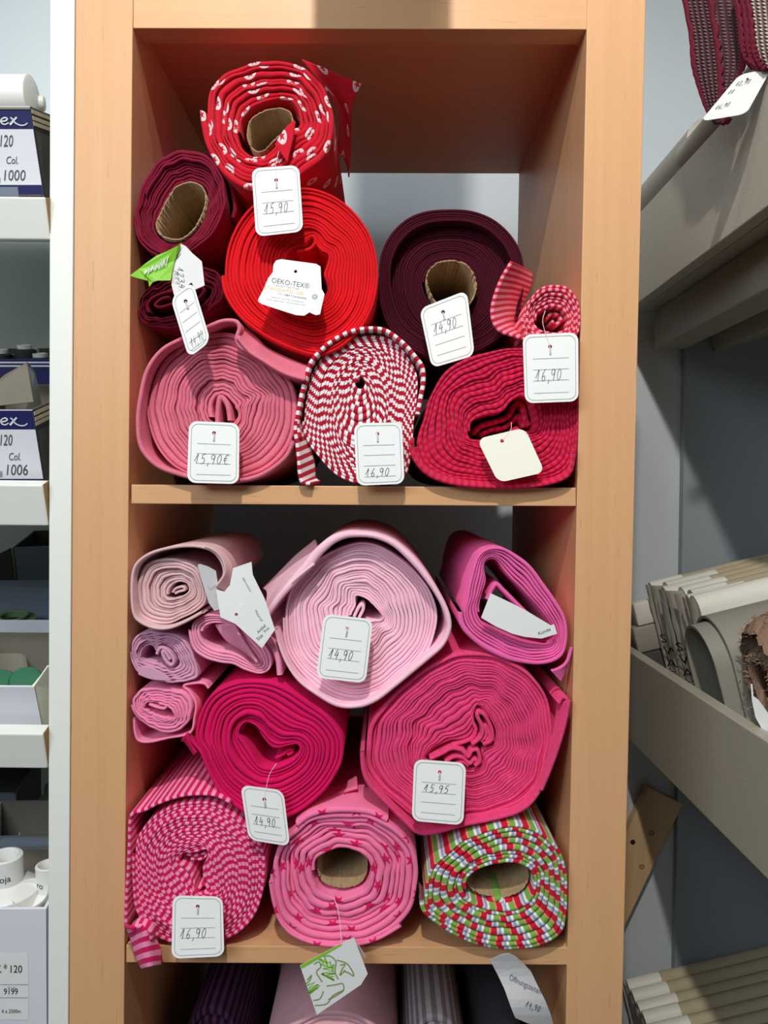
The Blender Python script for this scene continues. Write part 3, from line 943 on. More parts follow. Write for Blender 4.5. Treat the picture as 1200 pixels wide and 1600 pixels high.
# --- 15 orchid pink roll
Y = 0.0
o_ = cp(7, [(478, 480), (498, 380), (528, 262), (575, 186), (640, 148), (710, 152), (798, 196), (875, 275), (945, 375), (1003, 475), (1022, 580), (1012, 655), (985, 712), (920, 742), (820, 742), (720, 722), (622, 682), (545, 622), (488, 555)])
i_ = cp(7, [(592, 490), (600, 410), (622, 340), (612, 270), (635, 238), (675, 245), (715, 305), (775, 370), (870, 465), (935, 550), (952, 600), (930, 645), (850, 645), (745, 610), (640, 555)])
t = roll_thing('orchid pink cloth roll with an open tear shaped centre, upper right of the lower stack', o_, Y)
spiral('wound_cloth', [(0, i_), (1, o_)], 6, Y, M['f_orchid'], t, yprof=lambda s: 0.012 * (1 - s), seed=25, jit=0.5, fill=0.85, wob=1.2)
patch('loose_end', [cp(7, [(925, 760), (960, 750), (1000, 720), (1025, 650)]), cp(7, [(972, 815), (985, 780), (1000, 740), (1012, 690)])], [0.0, 0.006], M['f_orchid'], t, thick=0.003)
ribbon('inner_fold', cp(7, [(620, 420), (660, 350), (700, 380), (760, 440), (840, 520), (900, 590)]), 7, 0.02, M['f_orchid'], t, depth=0.1, n=60)

# --- 16 big hot pink melange roll
Y = 0.006
o_ = cp(7, [(22, 1180), (32, 1060), (85, 955), (175, 855), (283, 768), (382, 708), (480, 673), (580, 668), (700, 698), (798, 747), (875, 825), (920, 920), (935, 1030), (930, 1150), (905, 1260), (865, 1345), (798, 1402), (680, 1450), (520, 1490), (380, 1498), (272, 1468), (175, 1392), (88, 1315), (38, 1250)])
m_ = cp(7, [(240, 1180), (265, 1040), (340, 955), (420, 880), (520, 840), (620, 850), (715, 910), (765, 1000), (780, 1110), (750, 1220), (690, 1290), (600, 1330), (480, 1340), (370, 1330), (285, 1270)])
i_ = cp(7, [(335, 1185), (370, 1145), (450, 1112), (525, 1105), (560, 1060), (548, 985), (552, 945), (592, 955), (640, 1020), (660, 1085), (640, 1125), (585, 1140), (600, 1190), (570, 1225), (500, 1222), (420, 1215), (360, 1208)])
t = roll_thing('large hot pink melange cloth roll with an S shaped fold in the centre, lower right', o_, Y)
spiral('wound_cloth', [(0, i_), (0.42, m_), (1, o_)], 20, Y, M['f_hot'], t, yprof=lambda s: 0.005 * (1 - s), seed=26, jit=0.5, fill=0.93, wob=1.6)
ribbon('outer_wrap', cp(7, [(18, 1150), (24, 1240), (55, 1315), (140, 1405), (225, 1490), (292, 1545), (380, 1540), (500, 1508), (650, 1478), (775, 1440), (850, 1375), (905, 1270), (962, 1120), (1000, 960), (1008, 910), (985, 892), (965, 920)]), 7, -0.008, M['f_hot'], t, n=220, depth=0.34)
patch('flap', [cp(7, [(880, 1340), (930, 1220), (985, 1060), (1020, 905)]), cp(7, [(860, 1330), (900, 1220), (940, 1060), (962, 915)])], [-0.012, 0.004], M['f_hot'], t, thick=0.003)

for pth, y_, w_ in (([(548, 1120), (590, 1085), (598, 1040), (575, 990), (580, 965), (612, 985), (642, 1050), (640, 1100), (600, 1120)], 0.004, 6), ([(590, 1105), (615, 1075), (608, 1030), (622, 1040), (632, 1080), (612, 1100)], 0.006, 5),
                    ([(345, 1190), (400, 1165), (450, 1140), (500, 1150), (528, 1180), (548, 1150), (575, 1150), (585, 1200), (560, 1222)], 0.004, 6), ([(420, 1205), (460, 1180), (505, 1185), (535, 1212), (560, 1190), (570, 1208)], 0.005, 6), ([(470, 1218), (500, 1205), (530, 1222)], 0.006, 5), ([(545, 960), (550, 1010), (565, 1050), (540, 1095), (450, 1125)], 0.01, 6)):
    ribbon('inner_fold', cp(7, pth), w_, y_, M['f_hot'], t, n=70, depth=0.12)

# --- 17 fuchsia roll
Y = -0.002
o_ = cp(8, [(337, 360), (360, 245), (420, 138), (520, 78), (640, 52), (760, 56), (860, 90), (958, 156), (1045, 225), (1105, 295), (1140, 380), (1135, 480), (1095, 565), (1038, 645), (960, 715), (870, 772), (780, 795), (660, 775), (565, 715), (485, 635), (435, 540), (392, 440)])
m_ = cp(8, [(525, 400), (542, 290), (620, 228), (700, 238), (755, 300), (820, 345), (900, 352), (958, 402), (955, 490), (895, 565), (800, 612), (700, 612), (605, 565), (545, 490)])
i_ = cp(8, [(612, 330), (635, 296), (668, 293), (690, 335), (718, 395), (765, 438), (825, 425), (878, 408), (890, 440), (855, 472), (800, 495), (740, 505), (692, 482), (668, 405), (640, 360)])
t = roll_thing('fuchsia cloth roll with a heart shaped hollow centre, left of centre in the lower stack', o_, Y)
spiral('wound_cloth', [(0, i_), (0.4, m_), (1, o_)], 12, Y, M['f_fuch'], t, yprof=lambda s: 0.006 * (1 - s), seed=27, jit=0.45, fill=0.86, wob=1.2, proud=0.0018)
patch('loose_end', [cp(8, [(335, 340), (345, 380), (380, 440)]), cp(8, [(303, 378), (325, 385), (372, 452)])], [0.0, 0.01], M['f_fuch'], t, thick=0.003, n=20)
ribbon('inner_curl', cp(8, [(780, 470), (820, 450), (850, 430), (865, 440), (840, 455)]), 5, 0.01, M['f_fuch'], t, depth=0.04, n=40)

# --- 18 pink striped roll
Y = -0.003
o_ = cp(9, [(108, 600), (122, 505), (172, 425), (262, 347), (372, 292), (500, 272), (620, 282), (718, 335), (818, 424), (896, 503), (944, 600), (950, 720), (935, 850), (896, 978), (827, 1076), (730, 1145), (600, 1182), (420, 1190), (282, 1155), (183, 1077), (124, 960), (108, 800)])
m_ = cp(9, [(270, 720), (295, 605), (372, 535), (500, 505), (620, 545), (695, 640), (715, 760), (685, 885), (600, 955), (480, 965), (375, 925), (305, 850)])
i_ = cp(9, [(415, 640), (430, 612), (500, 615), (570, 596), (592, 610), (570, 660), (540, 700), (535, 770), (575, 810), (580, 850), (530, 865), (495, 840), (505, 760), (500, 695), (455, 665)])
t = roll_thing('pink and magenta striped cloth roll with its end knotted over the shelf edge, bottom left', o_, Y)
spiral('wound_cloth', [(0, i_), (0.42, m_), (1, o_)], 18, Y, M['f_pstripe'], t, seed=28, jit=0.3, fill=0.94, wob=0.8, proud=0.0009)
ribbon('outer_wrap', cp(9, [(66, 1070), (64, 1000), (70, 850), (80, 700), (86, 560), (90, 420), (108, 368), (180, 346), (260, 306), (360, 270), (470, 248), (620, 252), (720, 300)]), 5.5, -0.008, M['f_pstripe'], t, n=200, depth=0.36)
patch('knotted_end', [cp(9, [(62, 1055), (85, 1100), (105, 1160), (120, 1220), (145, 1285), (170, 1328)]), cp(9, [(100, 1085), (150, 1065), (185, 1100), (190, 1180), (200, 1250), (215, 1318)]), cp(9, [(120, 1075), (190, 1075), (225, 1120), (255, 1160), (285, 1230), (280, 1308)])], [-0.016, -0.030, -0.014], M['f_pstripe'], t, thick=0.003, usc=0.8)
ribbon('knot', cp(9, [(95, 1100), (130, 1068), (180, 1078), (220, 1110), (215, 1160), (165, 1180), (110, 1140)]), 7, [-0.02, -0.026, -0.03, -0.03, -0.028, -0.026, -0.02], M['f_pstripe'], t, n=60, depth=0.012)
ribbon('inner_curl', cp(9, [(430, 635), (445, 622), (500, 632), (560, 615), (575, 612), (545, 650), (470, 650)]), 4, 0.004, M['f_pstripe'], t, depth=0.03, n=50)
ribbon('inner_knot', cp(9, [(515, 855), (535, 820), (570, 815), (578, 855), (540, 870)]), 6, 0.0, M['f_pstripe'], t, depth=0.03, n=40)

# --- 19 pink star roll
Y = -0.003
o_ = cp(10, [(85, 700), (95, 600), (138, 500), (215, 425), (305, 362), (420, 332), (560, 328), (680, 338), (798, 388), (893, 465), (952, 562), (978, 660), (968, 780), (932, 915), (855, 1012), (738, 1080), (620, 1118), (480, 1128), (342, 1113), (225, 1070), (148, 992), (108, 880)])
i_ = cp(10, [(350, 690), (360, 625), (425, 583), (490, 562), (560, 568), (625, 598), (662, 638), (668, 710), (646, 776), (594, 818), (520, 833), (436, 818), (373, 774)])
t = roll_thing('bubblegum pink cloth roll with magenta stars and round hole, middle of the bottom row', o_, Y)
spiral('wound_cloth', [(0, i_), (1, o_)], 8, Y, M['f_star'], t, seed=29, jit=0.6, fill=0.9, wob=1.8, proud=0.0016)
core(i_, Y, t, th=2, dy=0.012)
ribbon('outer_wrap', cp(10, [(245, 415), (320, 362), (430, 335), (560, 330), (680, 345), (780, 390)]), 10, -0.008, M['f_star'], t, n=90, depth=0.06)
ribbon('lower_wrap', cp(10, [(85, 760), (105, 880), (140, 985), (215, 1070), (340, 1122), (480, 1138), (620, 1128), (740, 1090), (860, 1020)]), 6, -0.008, M['f_star'], t, n=120, depth=0.36)
patch('loose_end', [cp(10, [(260, 420), (330, 340), (420, 270), (520, 220), (605, 195)]), cp(10, [(300, 350), (380, 280), (460, 215), (540, 165), (600, 130)])], [0.03, 0.06], M['f_star'], t, thick=0.003)

# --- 20 red green white striped roll
Y = -0.012
o_ = cp(11, [(140, 750), (155, 622), (195, 524), (283, 436), (402, 338), (522, 293), (640, 258), (760, 248), (868, 278), (965, 346), (1034, 434), (1072, 550), (1078, 700), (1072, 848), (1044, 952), (956, 1022), (820, 1060), (640, 1064), (482, 1030), (344, 962), (226, 884), (155, 818)])
i_ = cp(11, [(438, 670), (450, 605), (518, 555), (620, 528), (735, 524), (815, 556), (846, 620), (826, 695), (765, 748), (680, 775), (590, 765), (490, 735)])
t = roll_thing('red, green and white striped cloth roll with an oval hole, bottom right', o_, Y)
spiral('wound_cloth', [(0, i_), (1, o_)], 8, Y, M['f_multi'], t, seed=30, jit=0.5, fill=0.9, wob=1.0, proud=0.0014)
core(i_, Y, t, th=2, dy=0.012)
ribbon('inner_fold', cp(11, [(570, 770), (600, 755), (640, 740), (665, 765), (700, 760), (740, 775), (790, 745)]), 10, -0.002, M['f_multi'], t, n=60, depth=0.05)

# --- rolls in the compartment below (their upper halves show)
for lab, o_, Y, mt, tn in (
    ('dark purple ribbed stripe cloth roll in the bottom compartment', [(258, 1740), (280, 1620), (325, 1562), (372, 1600), (390, 1740), (374, 1880), (325, 1928), (278, 1880)], 0.10, 'f_purple', 10),
    ('dusty pink cloth roll in the bottom compartment under the green printed leaflet', [(390, 1760), (405, 1650), (460, 1590), (520, 1572), (580, 1590), (618, 1650), (630, 1760), (600, 1890), (510, 1966), (425, 1900)], 0.07, 'f_dusty', 12),
    ('grey striped cloth roll in the bottom compartment', [(622, 1760), (632, 1640), (665, 1575), (710, 1590), (735, 1660), (745, 1770), (725, 1880), (680, 1922), (636, 1880)], 0.10, 'f_gstripe', 8),
    ('charcoal cloth roll in the bottom compartment by the right side panel', [(738, 1760), (745, 1650), (770, 1590), (808, 1590), (832, 1660), (838, 1770), (822, 1870), (790, 1902), (752, 1870)], 0.12, 'f_char', 8)):
    o_ = np.array(o_, float)
    c_ = o_.mean(0)
    t = roll_thing(lab, o_, Y)
    spiral('wound_cloth', [(0, c_ + (o_ - c_) * 0.15), (1, o_)], tn, Y, M[mt], t, depth=0.29, ns=90, seed=int(o_[0, 0]), fill=0.9, wob=1.0)


# ------------------------------------------------------------------ price tags and papers
GL = {'1': [[(.08, .25), (.34, .62), (.62, 1), (.56, .5), (.5, 0)]],
      '5': [[(.85, 1), (.4, .98), (.25, .55), (.55, .62), (.72, .4), (.58, .08), (.12, .0)]],
      ',': [[(.35, .1), (.3, -.1), (.2, -.25)]], '.': [[(.3, .06), (.36, 0.0)]],
      '9': [[(.75, .8), (.5, 1), (.2, .85), (.2, .58), (.5, .48), (.75, .75), (.78, .92), (.7, .4), (.55, 0)]],
      '0': [[(.5, 1), (.18, .65), (.2, .2), (.45, 0), (.75, .35), (.78, .8), (.5, 1)]],
      '4': [[(.45, 1), (.3, .7), (.1, .4), (.45, .42), (.8, .46)], [(.72, .75), (.62, .4), (.55, -.05)]],
      '6': [[(.7, 1), (.38, .72), (.15, .3), (.3, .02), (.6, .05), (.7, .3), (.5, .45), (.2, .3)]],
      '7': [[(.1, 1), (.8, .98), (.5, .5), (.35, 0)], [(.3, .5), (.7, .5)]],
      '2': [[(.1, .8), (.45, 1), (.7, .75), (.1, .02), (.8, .02)]],
      '3': [[(.1, .95), (.6, 1), (.65, .7), (.3, .55), (.7, .4), (.55, .05), (.1, .03)]],
      '€': [[(.95, .88), (.65, 1), (.35, .7), (.3, .3), (.55, 0), (.9, .1)], [(.1, .62), (.75, .64)], [(.08, .42), (.65, .42)]],
      'N': [[(.1, 0), (.25, 1), (.6, 0), (.8, 1)]], 'M': [[(0, 0), (.2, 1), (.45, .3), (.7, 1), (.85, 0)]]}


class Sheet:
    """a thin card: outline in photo pixels, lying on y = Yf(px,py)"""

    def __init__(self, name, label, cat, outline, Yf, mat, holes=(), thick=0.0006, cuts=0, group='price tags and papers on the rolls', part='card'):
        self.Yf = Yf if callable(Yf) else (lambda x, y, c=Yf: c)
        outline = np.asarray(outline, float)
        c = outline.mean(0)
        hi = outline[np.argmin(outline[:, 1])]
        base = P(c[0], hi[1], self.Yf(c[0], hi[1]))
        self.t = thing(name, label, cat, base, group)
        self.c = c
        bm = bmesh.new()
        es = []
        loops = [outline] + [np.array([(hx + r * math.cos(k * math.pi / 8), hy + r * math.sin(k * math.pi / 8)) for k in range(16)]) for (hx, hy, r) in holes]
        for lp in loops:
            vs = [bm.verts.new((p[0], p[1], 0)) for p in lp]
            for a in range(len(vs)):
                es.append(bm.edges.new((vs[a], vs[(a + 1) % len(vs)])))
        bmesh.ops.triangle_fill(bm, edges=es, use_beauty=True, use_dissolve=False)
        if cuts:
            lo, hi_ = outline.min(0), outline.max(0)
            for ax in (0, 1):
                for k in range(1, cuts):
                    q = lo[ax] + (hi_[ax] - lo[ax]) * k / cuts
                    co = (q, 0, 0) if ax == 0 else (0, q, 0)
                    no = (1, 0, 0) if ax == 0 else (0, 1, 0)
                    bmesh.ops.bisect_plane(bm, geom=bm.verts[:] + bm.edges[:] + bm.faces[:], plane_co=co, plane_no=no)
        bm.verts.index_update()
        v2 = np.array([v.co[:2] for v in bm.verts])
        fs = [[v.index for v in f.verts] for f in bm.faces]
        bm.free()
        v3 = self.up(v2)
        o = mesh_np(part, v3, fs, mat, self.t, None, False)
        s = o.modifiers.new('thickness', 'SOLIDIFY')
        s.thickness = thick
        s.offset = 0
        self.card = o
        self.lift = thick * 0.5 + 0.00025

    def up(self, v2, lift=0.0):
        v2 = np.asarray(v2, float)
        ys = np.array([self.Yf(x, y) for x, y in v2])
        return unproj(v2, ys - lift)

    def mark(self, name, v2, faces, mat):
        return mesh_np(name, self.up(v2, self.lift), faces, mat, self.card, None, False)

    def strokes(self, name, lines, w, mat):
        V_, F = [], []
        for ln in lines:
            ln = np.asarray(ln, float)
            tg = np.gradient(ln, axis=0)
            tg /= np.maximum(np.linalg.norm(tg, axis=1), 1e-6)[:, None]
            nm = np.c_[-tg[:, 1], tg[:, 0]] * w / 2
            b = len(V_)
            for p, q in zip(ln, nm):
                V_ += [p + q, p - q]
            F += [(b + 2 * k, b + 2 * k + 1, b + 2 * k + 3, b + 2 * k + 2) for k in range(len(ln) - 1)]
        return self.mark(name, V_, F, mat)

    def hand(self, s, o, ex, ey, w, mat, adv=0.92, name='handwriting'):
        """handwritten s from px o; ex = width vector of a character, ey = height vector"""
        o, ex, ey = (np.array(a, float) for a in (o, ex, ey))
        L = []
        x = 0.0
        for ch in s:
            for st in GL.get(ch, []):
                q = crom(st, 22, False) if len(st) > 2 else crom(st, 6, False)
                L.append(o + (q[:, :1] * 0.8 + x) * ex + q[:, 1:] * ey + q[:, 1:] * ex * 0.18)
            x += 0.5 if ch in ',.' else adv
        return self.strokes(name, L, w, mat)

    def text(self, s, o, ex, ey, mat, name='printed_text', wmax=None):
        """printed s; ey = cap height vector, ex = unit advance vector (same scale as ey)"""
        v2, fs, wid = text2d(s)
        o, ex, ey = (np.array(a, float) for a in (o, ex, ey))
        if wmax:
            ex = ex / np.linalg.norm(ex) * wmax / wid
        return self.mark(name, o + v2[:, :1] * ex + v2[:, 1:] * ey, fs, mat)


_tc = {}


def text2d(s):
    """built-in font, cap height 1; returns verts, faces, width"""
    if s not in _tc:
        cu = bpy.data.curves.new('t', 'FONT')
        cu.body = s
        cu.resolution_u = 3
        ob = bpy.data.objects.new('t', cu)
        COL.objects.link(ob)
        bpy.context.view_layer.update()
        me = bpy.data.meshes.new_from_object(ob.evaluated_get(bpy.context.evaluated_depsgraph_get()))
        v = np.array([x.co[:2] for x in me.vertices]).reshape(-1, 2) / 0.69
        f = [tuple(p.vertices) for p in me.polygons]
        bpy.data.objects.remove(ob)
        bpy.data.curves.remove(cu)
        bpy.data.meshes.remove(me)
        v[:, 0] -= v[:, 0].min()
        _tc[s] = (v, f, v[:, 0].max())
    return _tc[s]


def quad_map(q):
    q = np.array(q, float)

    def f(u, v):
        return q[0] * (1 - u) * (1 - v) + q[1] * u * (1 - v) + q[2] * u * v + q[3] * (1 - u) * v
    return f


def rounded(q, r, n=6, inset=0.0):
    """rounded quad outline in px; r, inset in px"""
    f = quad_map(q)
    W = np.linalg.norm(np.array(q[1]) - np.array(q[0]))
    H = np.linalg.norm(np.array(q[3]) - np.array(q[0]))
    ru, rv, iu, iv = r / W, r / H, inset / W, inset / H
    out = []
    for (cx, cy, a0) in ((1 - iu - ru, iv + rv, -90), (1 - iu - ru, 1 - iv - rv, 0), (iu + ru, 1 - iv - rv, 90), (iu + ru, iv + rv, 180)):
        for k in range(n + 1):
            a = R(a0 + 90 * k / n)
            out.append(f(cx + ru * math.cos(a), cy + rv * math.sin(a)))
    return np.array(out)


def price_tag(label, q, Yf, price=None, base=0.67, x0=0.2, cw=0.12, lines=(0.36, 0.52, 0.68, 0.86), hole=(0.5, 0.17), mat='card_white', border=True,
              ink='ink', slant=None, hgt=0.15, pinlen=12, pin=True, thread=None, cuts=0, lx=(0.17, 0.83), stroke=0.9):
    f = quad_map(q)
    h = f(*hole)
    s = Sheet('price_tag', label, 'tag', rounded(q, 13), Yf, M[mat], holes=[(h[0], h[1], 3.0)], cuts=cuts)
    if border:
        b = rounded(q, 10.5, inset=4.2)
        s.strokes('border_line', [np.vstack([b, b[:2]])], 0.8, M['line'])
    if lines:
        s.strokes('ruled_lines', [np.array([f(lx[0] + (lx[1] - lx[0]) * k / 8, v) for k in range(9)]) for v in lines], 0.8, M['line'])
    if price:
        ex = (f(1, base) - f(0, base)) * cw
        ey = (f(0.5, base - hgt) - f(0.5, base))
        s.hand(price, f(x0, base), ex, ey, stroke, M[ink])
    if pin:
        y_ = s.Yf(h[0], h[1])
        d = f(hole[0], hole[1] + 0.12) - f(*hole)
        d = d / np.linalg.norm(d)
        e = h + d * pinlen
        mb = MB().tube([P(h[0], h[1], y_ + 0.004), P(h[0], h[1] + 0.5, y_ - 0.001), P(h[0] + d[0] * 4, h[1] + d[1] * 4, y_ - 0.0022), P(e[0], e[1], y_ - 0.0014)], [0.0005, 0.0006, 0.0008, 0.0012])
        mb.build('plastic_pin', M['pin'], s.t, True)
    if thread is not None:
        pts = [np.array(p, float) for p in thread]
        q3 = crom(np.array([(p[0], p[1]) for p in pts] + [tuple(h)]), 14, False)
        y_ = s.Yf(h[0], h[1])
        mb = MB().tube([P(a, b, y_ + 0.004 * (1 - k / 13) - 0.0006) for k, (a, b) in enumerate(q3)], 0.00035, 5)
        mb.build('thread', M['thread_s'], s.t, True)
    return s


TY = -0.016


def tilt(q, y0, y1):
    """Y from y0 at the top of quad q to y1 at its bottom"""
    a, b = min(p[1] for p in q), max(p[1] for p in q)
    return lambda x, y: y0 + (y1 - y0) * (y - a) / (b - a)


q = [tuple(p) for p in cp(1, [(579, 610), (802, 594), (822, 905), (600, 930)])]
price_tag('white price tag reading 15,90 hanging from the red disc print roll', q, tilt(q, -0.012, -0.020), '15,90', base=0.685, x0=0.2, cw=0.125, hole=(0.5, 0.2), thread=[cp(1, [(708, 530)])[0], cp(1, [(692, 590)])[0]], hgt=0.15)
q = [tuple(p) for p in cp(2, [(253, 402), (385, 303), (492, 660), (362, 760)])]
price_tag('slanted white price tag reading 14,90 below the green and white leaflet', q, tilt(q, -0.022, -0.030), '14,90', base=0.90, x0=0.22, cw=0.14, lines=(0.3, 0.46, 0.62, 0.8, 0.92), hole=(0.52, 0.2), hgt=0.15, stroke=0.6)
q = [tuple(p) for p in cp(3, [(300, 640), (535, 548), (574, 870), (362, 932)])]
price_tag('tilted white price tag reading 14,90 on the dark burgundy roll', q, tilt(q, 0.020, 0.008), '14,90', base=0.49, x0=0.19, cw=0.125, lines=(0.32, 0.5, 0.66, 0.83), hole=(0.46, 0.19), hgt=0.16)
q = [tuple(p) for p in cp(3, [(810, 768), (1084, 756), (1086, 1096), (822, 1106)])]
price_tag('white price tag reading 16,90 on the small coral striped roll', q, tilt(q, -0.012, -0.022), '16,90', base=0.685, x0=0.2, cw=0.12, hole=(0.49, 0.19), thread=[cp(3, [(922, 650)])[0], cp(3, [(910, 710)])[0]], hgt=0.17)
q = [tuple(p) for p in cp(2, [(364, 1134), (664, 1148), (660, 1510), (352, 1502)])]
price_tag('white price tag reading 15,90 with a euro sign on the old rose roll', q, tilt(q, -0.014, -0.022), '15,90€', base=0.685, x0=0.11, cw=0.135, hole=(0.5, 0.18), hgt=0.155)
q = [tuple(p) for p in cp(4, [(546, 806), (880, 800), (898, 1226), (566, 1240)])]
price_tag('white price tag reading 16,90 on the red and white striped roll', q, tilt(q, -0.012, -0.020), '16,90', base=0.86, x0=0.18, cw=0.125, lines=(0.36, 0.52, 0.69, 0.865), hole=(0.48, 0.18), hgt=0.13)
q = [tuple(p) for p in cp(3, [(584, 1282), (820, 1226), (920, 1446), (690, 1498)])]
price_tag('blank cream tag turned face down on the crimson roll', q, tilt(q, -0.014, -0.022), None, lines=(), border=False, mat='cream_card', hole=(0.46, 0.16), pin=False, thread=[cp(3, [(755, 1200)])[0], cp(3, [(750, 1240)])[0]])
q = [tuple(p) for p in cp(6, [(398, 670), (686, 704), (642, 1078), (352, 1046)])]
price_tag('white price tag reading 14,90 on the large pale pink roll', q, tilt(q, -0.004, -0.014), '14,90', base=0.68, x0=0.19, cw=0.12, hole=(0.5, 0.19), hgt=0.15, ink='black')
q = [tuple(p) for p in cp(7, [(268, 1188), (518, 1206), (504, 1506), (256, 1484)])]
price_tag('white price tag reading 15,95 on the large hot pink melange roll', q, tilt(q, -0.012, -0.022), '15,95', base=0.51, x0=0.2, cw=0.12, lines=(0.36, 0.52, 0.68, 0.85), hole=(0.5, 0.18), hgt=0.12, ink='black')
q = [tuple(p) for p in cp(8, [(602, 604), (820, 632), (854, 916), (644, 882)])]
price_tag('slanted white price tag reading 14,90 hanging on a thread from the fuchsia roll', q, tilt(q, -0.012, -0.018), '14,90', base=0.7, x0=0.2, cw=0.125, hole=(0.52, 0.21), lines=(0.36, 0.51, 0.69, 0.83), thread=[cp(8, [(785, 495)])[0], cp(8, [(750, 550)])[0], cp(8, [(733, 620)])[0]], hgt=0.16)
q = [tuple(p) for p in cp(9, [(360, 876), (672, 884), (682, 1256), (352, 1272)])]
price_tag('white price tag reading 16,90 on the pink and magenta striped roll', q, tilt(q, -0.014, -0.026), '16,90', base=0.69, x0=0.15, cw=0.125, hole=(0.5, 0.17), hgt=0.16)

# OEKO-TEX card on the scarlet roll
ol = cp(2, [(862, 250), (866, 205), (882, 180), (912, 172), (1120, 200), (1146, 216), (1153, 350), (1170, 380), (1143, 500), (1118, 505), (1080, 488), (1050, 508), (1000, 505), (800, 440), (776, 425), (776, 410), (805, 355), (835, 285)])
s = Sheet('label_card', 'white textile standard card in front of the scarlet roll', 'tag', ol, lambda x, y: -0.014 - 0.00018 * (y - 400), M['card_white'], holes=[(*cp(2, [(998, 245)])[0], 2.6)], cuts=6)
sl = np.array((0.987, 0.16))
up_ = np.array((0.14, -0.99))
for st, at, hpx, wpx, mt in (('OEKO-TEX®', (853, 310), 7.6, 60, 'print'), ('TESTED TEXTILES', (868, 330), 2.6, 40, 'line'), ('STANDARD 100', (810, 348), 5.0, 62, 'orange'), ('1711080 Centexbel', (890, 382), 2.8, 46, 'print'), ('Tested for harmful substances', (842, 398), 2.5, 54, 'line'), ('www.oeko-tex.com/standard100', (820, 412), 2.5, 62, 'line')):
    s.text(st, cp(2, [at])[0], sl * hpx, up_ * hpx, M[mt], wmax=wpx)
an = [cp(2, [(1112 + r * math.cos(k), 395 + r * math.sin(k)) for r in (6, 20)]) for k in np.linspace(0, 6.28, 13)[:-1]]
s.strokes('printed_sunburst', an, 1.0, M['line'])

# green and white leaflet over the second wine roll
s = Sheet('leaflet', 'crumpled green and white leaflet over the squashed wine roll', 'leaflet', cp(2, [(312, 78), (345, 95), (385, 138), (440, 185), (456, 328), (400, 352), (378, 310), (275, 388), (258, 320), (262, 240), (290, 150)]),
          lambda x, y: -0.016 + 0.0001 * (x - 270), M['paper'], cuts=4, part='white_page')
s.hand('N', cp(2, [(275, 165)])[0], (9, 2), (3, -9), 0.8, M['print'], name='handwriting')
s.hand('12345', cp(2, [(292, 218)])[0], (1.0, 9.5), (9, -0.5), 0.8, M['print'])
s.hand('M11', cp(2, [(272, 240)])[0], (1.0, 8.5), (7, -0.5), 0.7, M['line'])
g = cp(2, [(10, 270), (60, 228), (110, 188), (170, 150), (230, 125), (300, 95), (314, 72), (312, 100), (275, 180), (262, 240), (256, 300), (180, 302), (150, 310), (125, 336), (118, 298), (60, 284)])
ed = mesh_np('green_page', s.up(g, 0.003) + np.array([[0, 0.006 * math.sin(k), 0] for k in range(len(g))]) * 0.3, [tuple(range(len(g)))], M['green'], s.t, None, False)
sv = ed.modifiers.new('thickness', 'SOLIDIFY')
sv.thickness = 0.0005
s.lift = 0.0052
rng = random.Random(4)
zz = []
for k in range(17):
    x = 95 + k * 8
    y0 = 262 - k * 3.4
    zz += [(x, y0 + rng.uniform(-6, 8)), (x + 8 + rng.uniform(0, 10), y0 - 30 - k * 1.6)]
s.strokes('white_scribble', [cp(2, zz)], 1.1, M['card_white'])
s.text('e x', cp(2, [(150, 296)])[0], (3.4, -0.5), (0.5, -3.6), M['card_white'])

# Size / Artikel card by the beige roll
s = Sheet('label_card', 'creased white size and article card hanging beside the beige roll', 'tag', cp(5, [(610, 500), (665, 515), (700, 470), (722, 362), (840, 322), (848, 405), (885, 480), (925, 560), (992, 760), (908, 880), (735, 722), (640, 680)]),
          lambda x, y: -0.022 + 0.00006 * abs(x - 375), M['card_white'], holes=[(*cp(5, [(742, 662)])[0], 2.6)], cuts=6)
d = np.array((0.56, -0.83))
n_ = np.array((-0.83, -0.56))
for st, at, hp in (('Size', (905, 835), 6.2), ('Artikel', (905, 790), 5.4), ('Preis', (948, 784), 4.6)):
    v2, fs, wd_ = text2d(st)
    s.mark('printed_text', cp(5, [(at[0] - 20, at[1] - 3)])[0] + v2[:, :1] * d * hp * -1 * np.array([1, 1]) * 0 + v2[:, :1] * np.array((0.62, -0.62)) * hp * 0.9 + v2[:, 1:] * np.array((-0.62, -0.62)) * hp, fs, M['print'])
s.text('Material', cp(5, [(858, 640)])[0], np.array((0.5, 0.8)) * 4.6, np.array((0.8, -0.5)) * 4.6, M['line'])
s.text('Information', cp(5, [(780, 430)])[0], np.array((0.5, 0.86)) * 3.6, np.array((0.86, -0.5)) * 3.6, M['line'])
s2 = Sheet('price_tag', 'cream grey tag behind the flap of the beige roll', 'tag', cp(5, [(492, 342), (505, 335), (560, 352), (610, 380), (625, 480), (630, 630), (600, 638), (565, 590), (520, 450)]), 0.0, M['greypaper'], group='price tags and papers on the rolls')
s2.strokes('pencil_mark', [cp(5, [(560, 480), (575, 505), (590, 490), (610, 470)])], 0.8, M['line'])

# paper slip in the orchid roll
s = Sheet('paper_slip', 'blank white paper slip stuck in the centre of the orchid pink roll', 'paper', cp(7, [(635, 390), (720, 430), (800, 470), (925, 545), (940, 540), (955, 585), (880, 608), (800, 600), (740, 585), (660, 550), (590, 508)]), lambda x, y: -0.006 + 0.00005 * (x - 750), M['card_white'], cuts=5)
s.text('Kunde', cp(7, [(868, 592)])[0], np.array((0.93, -0.36)) * 5.2, np.array((-0.3, -0.95)) * 5.2, M['black'], wmax=20)

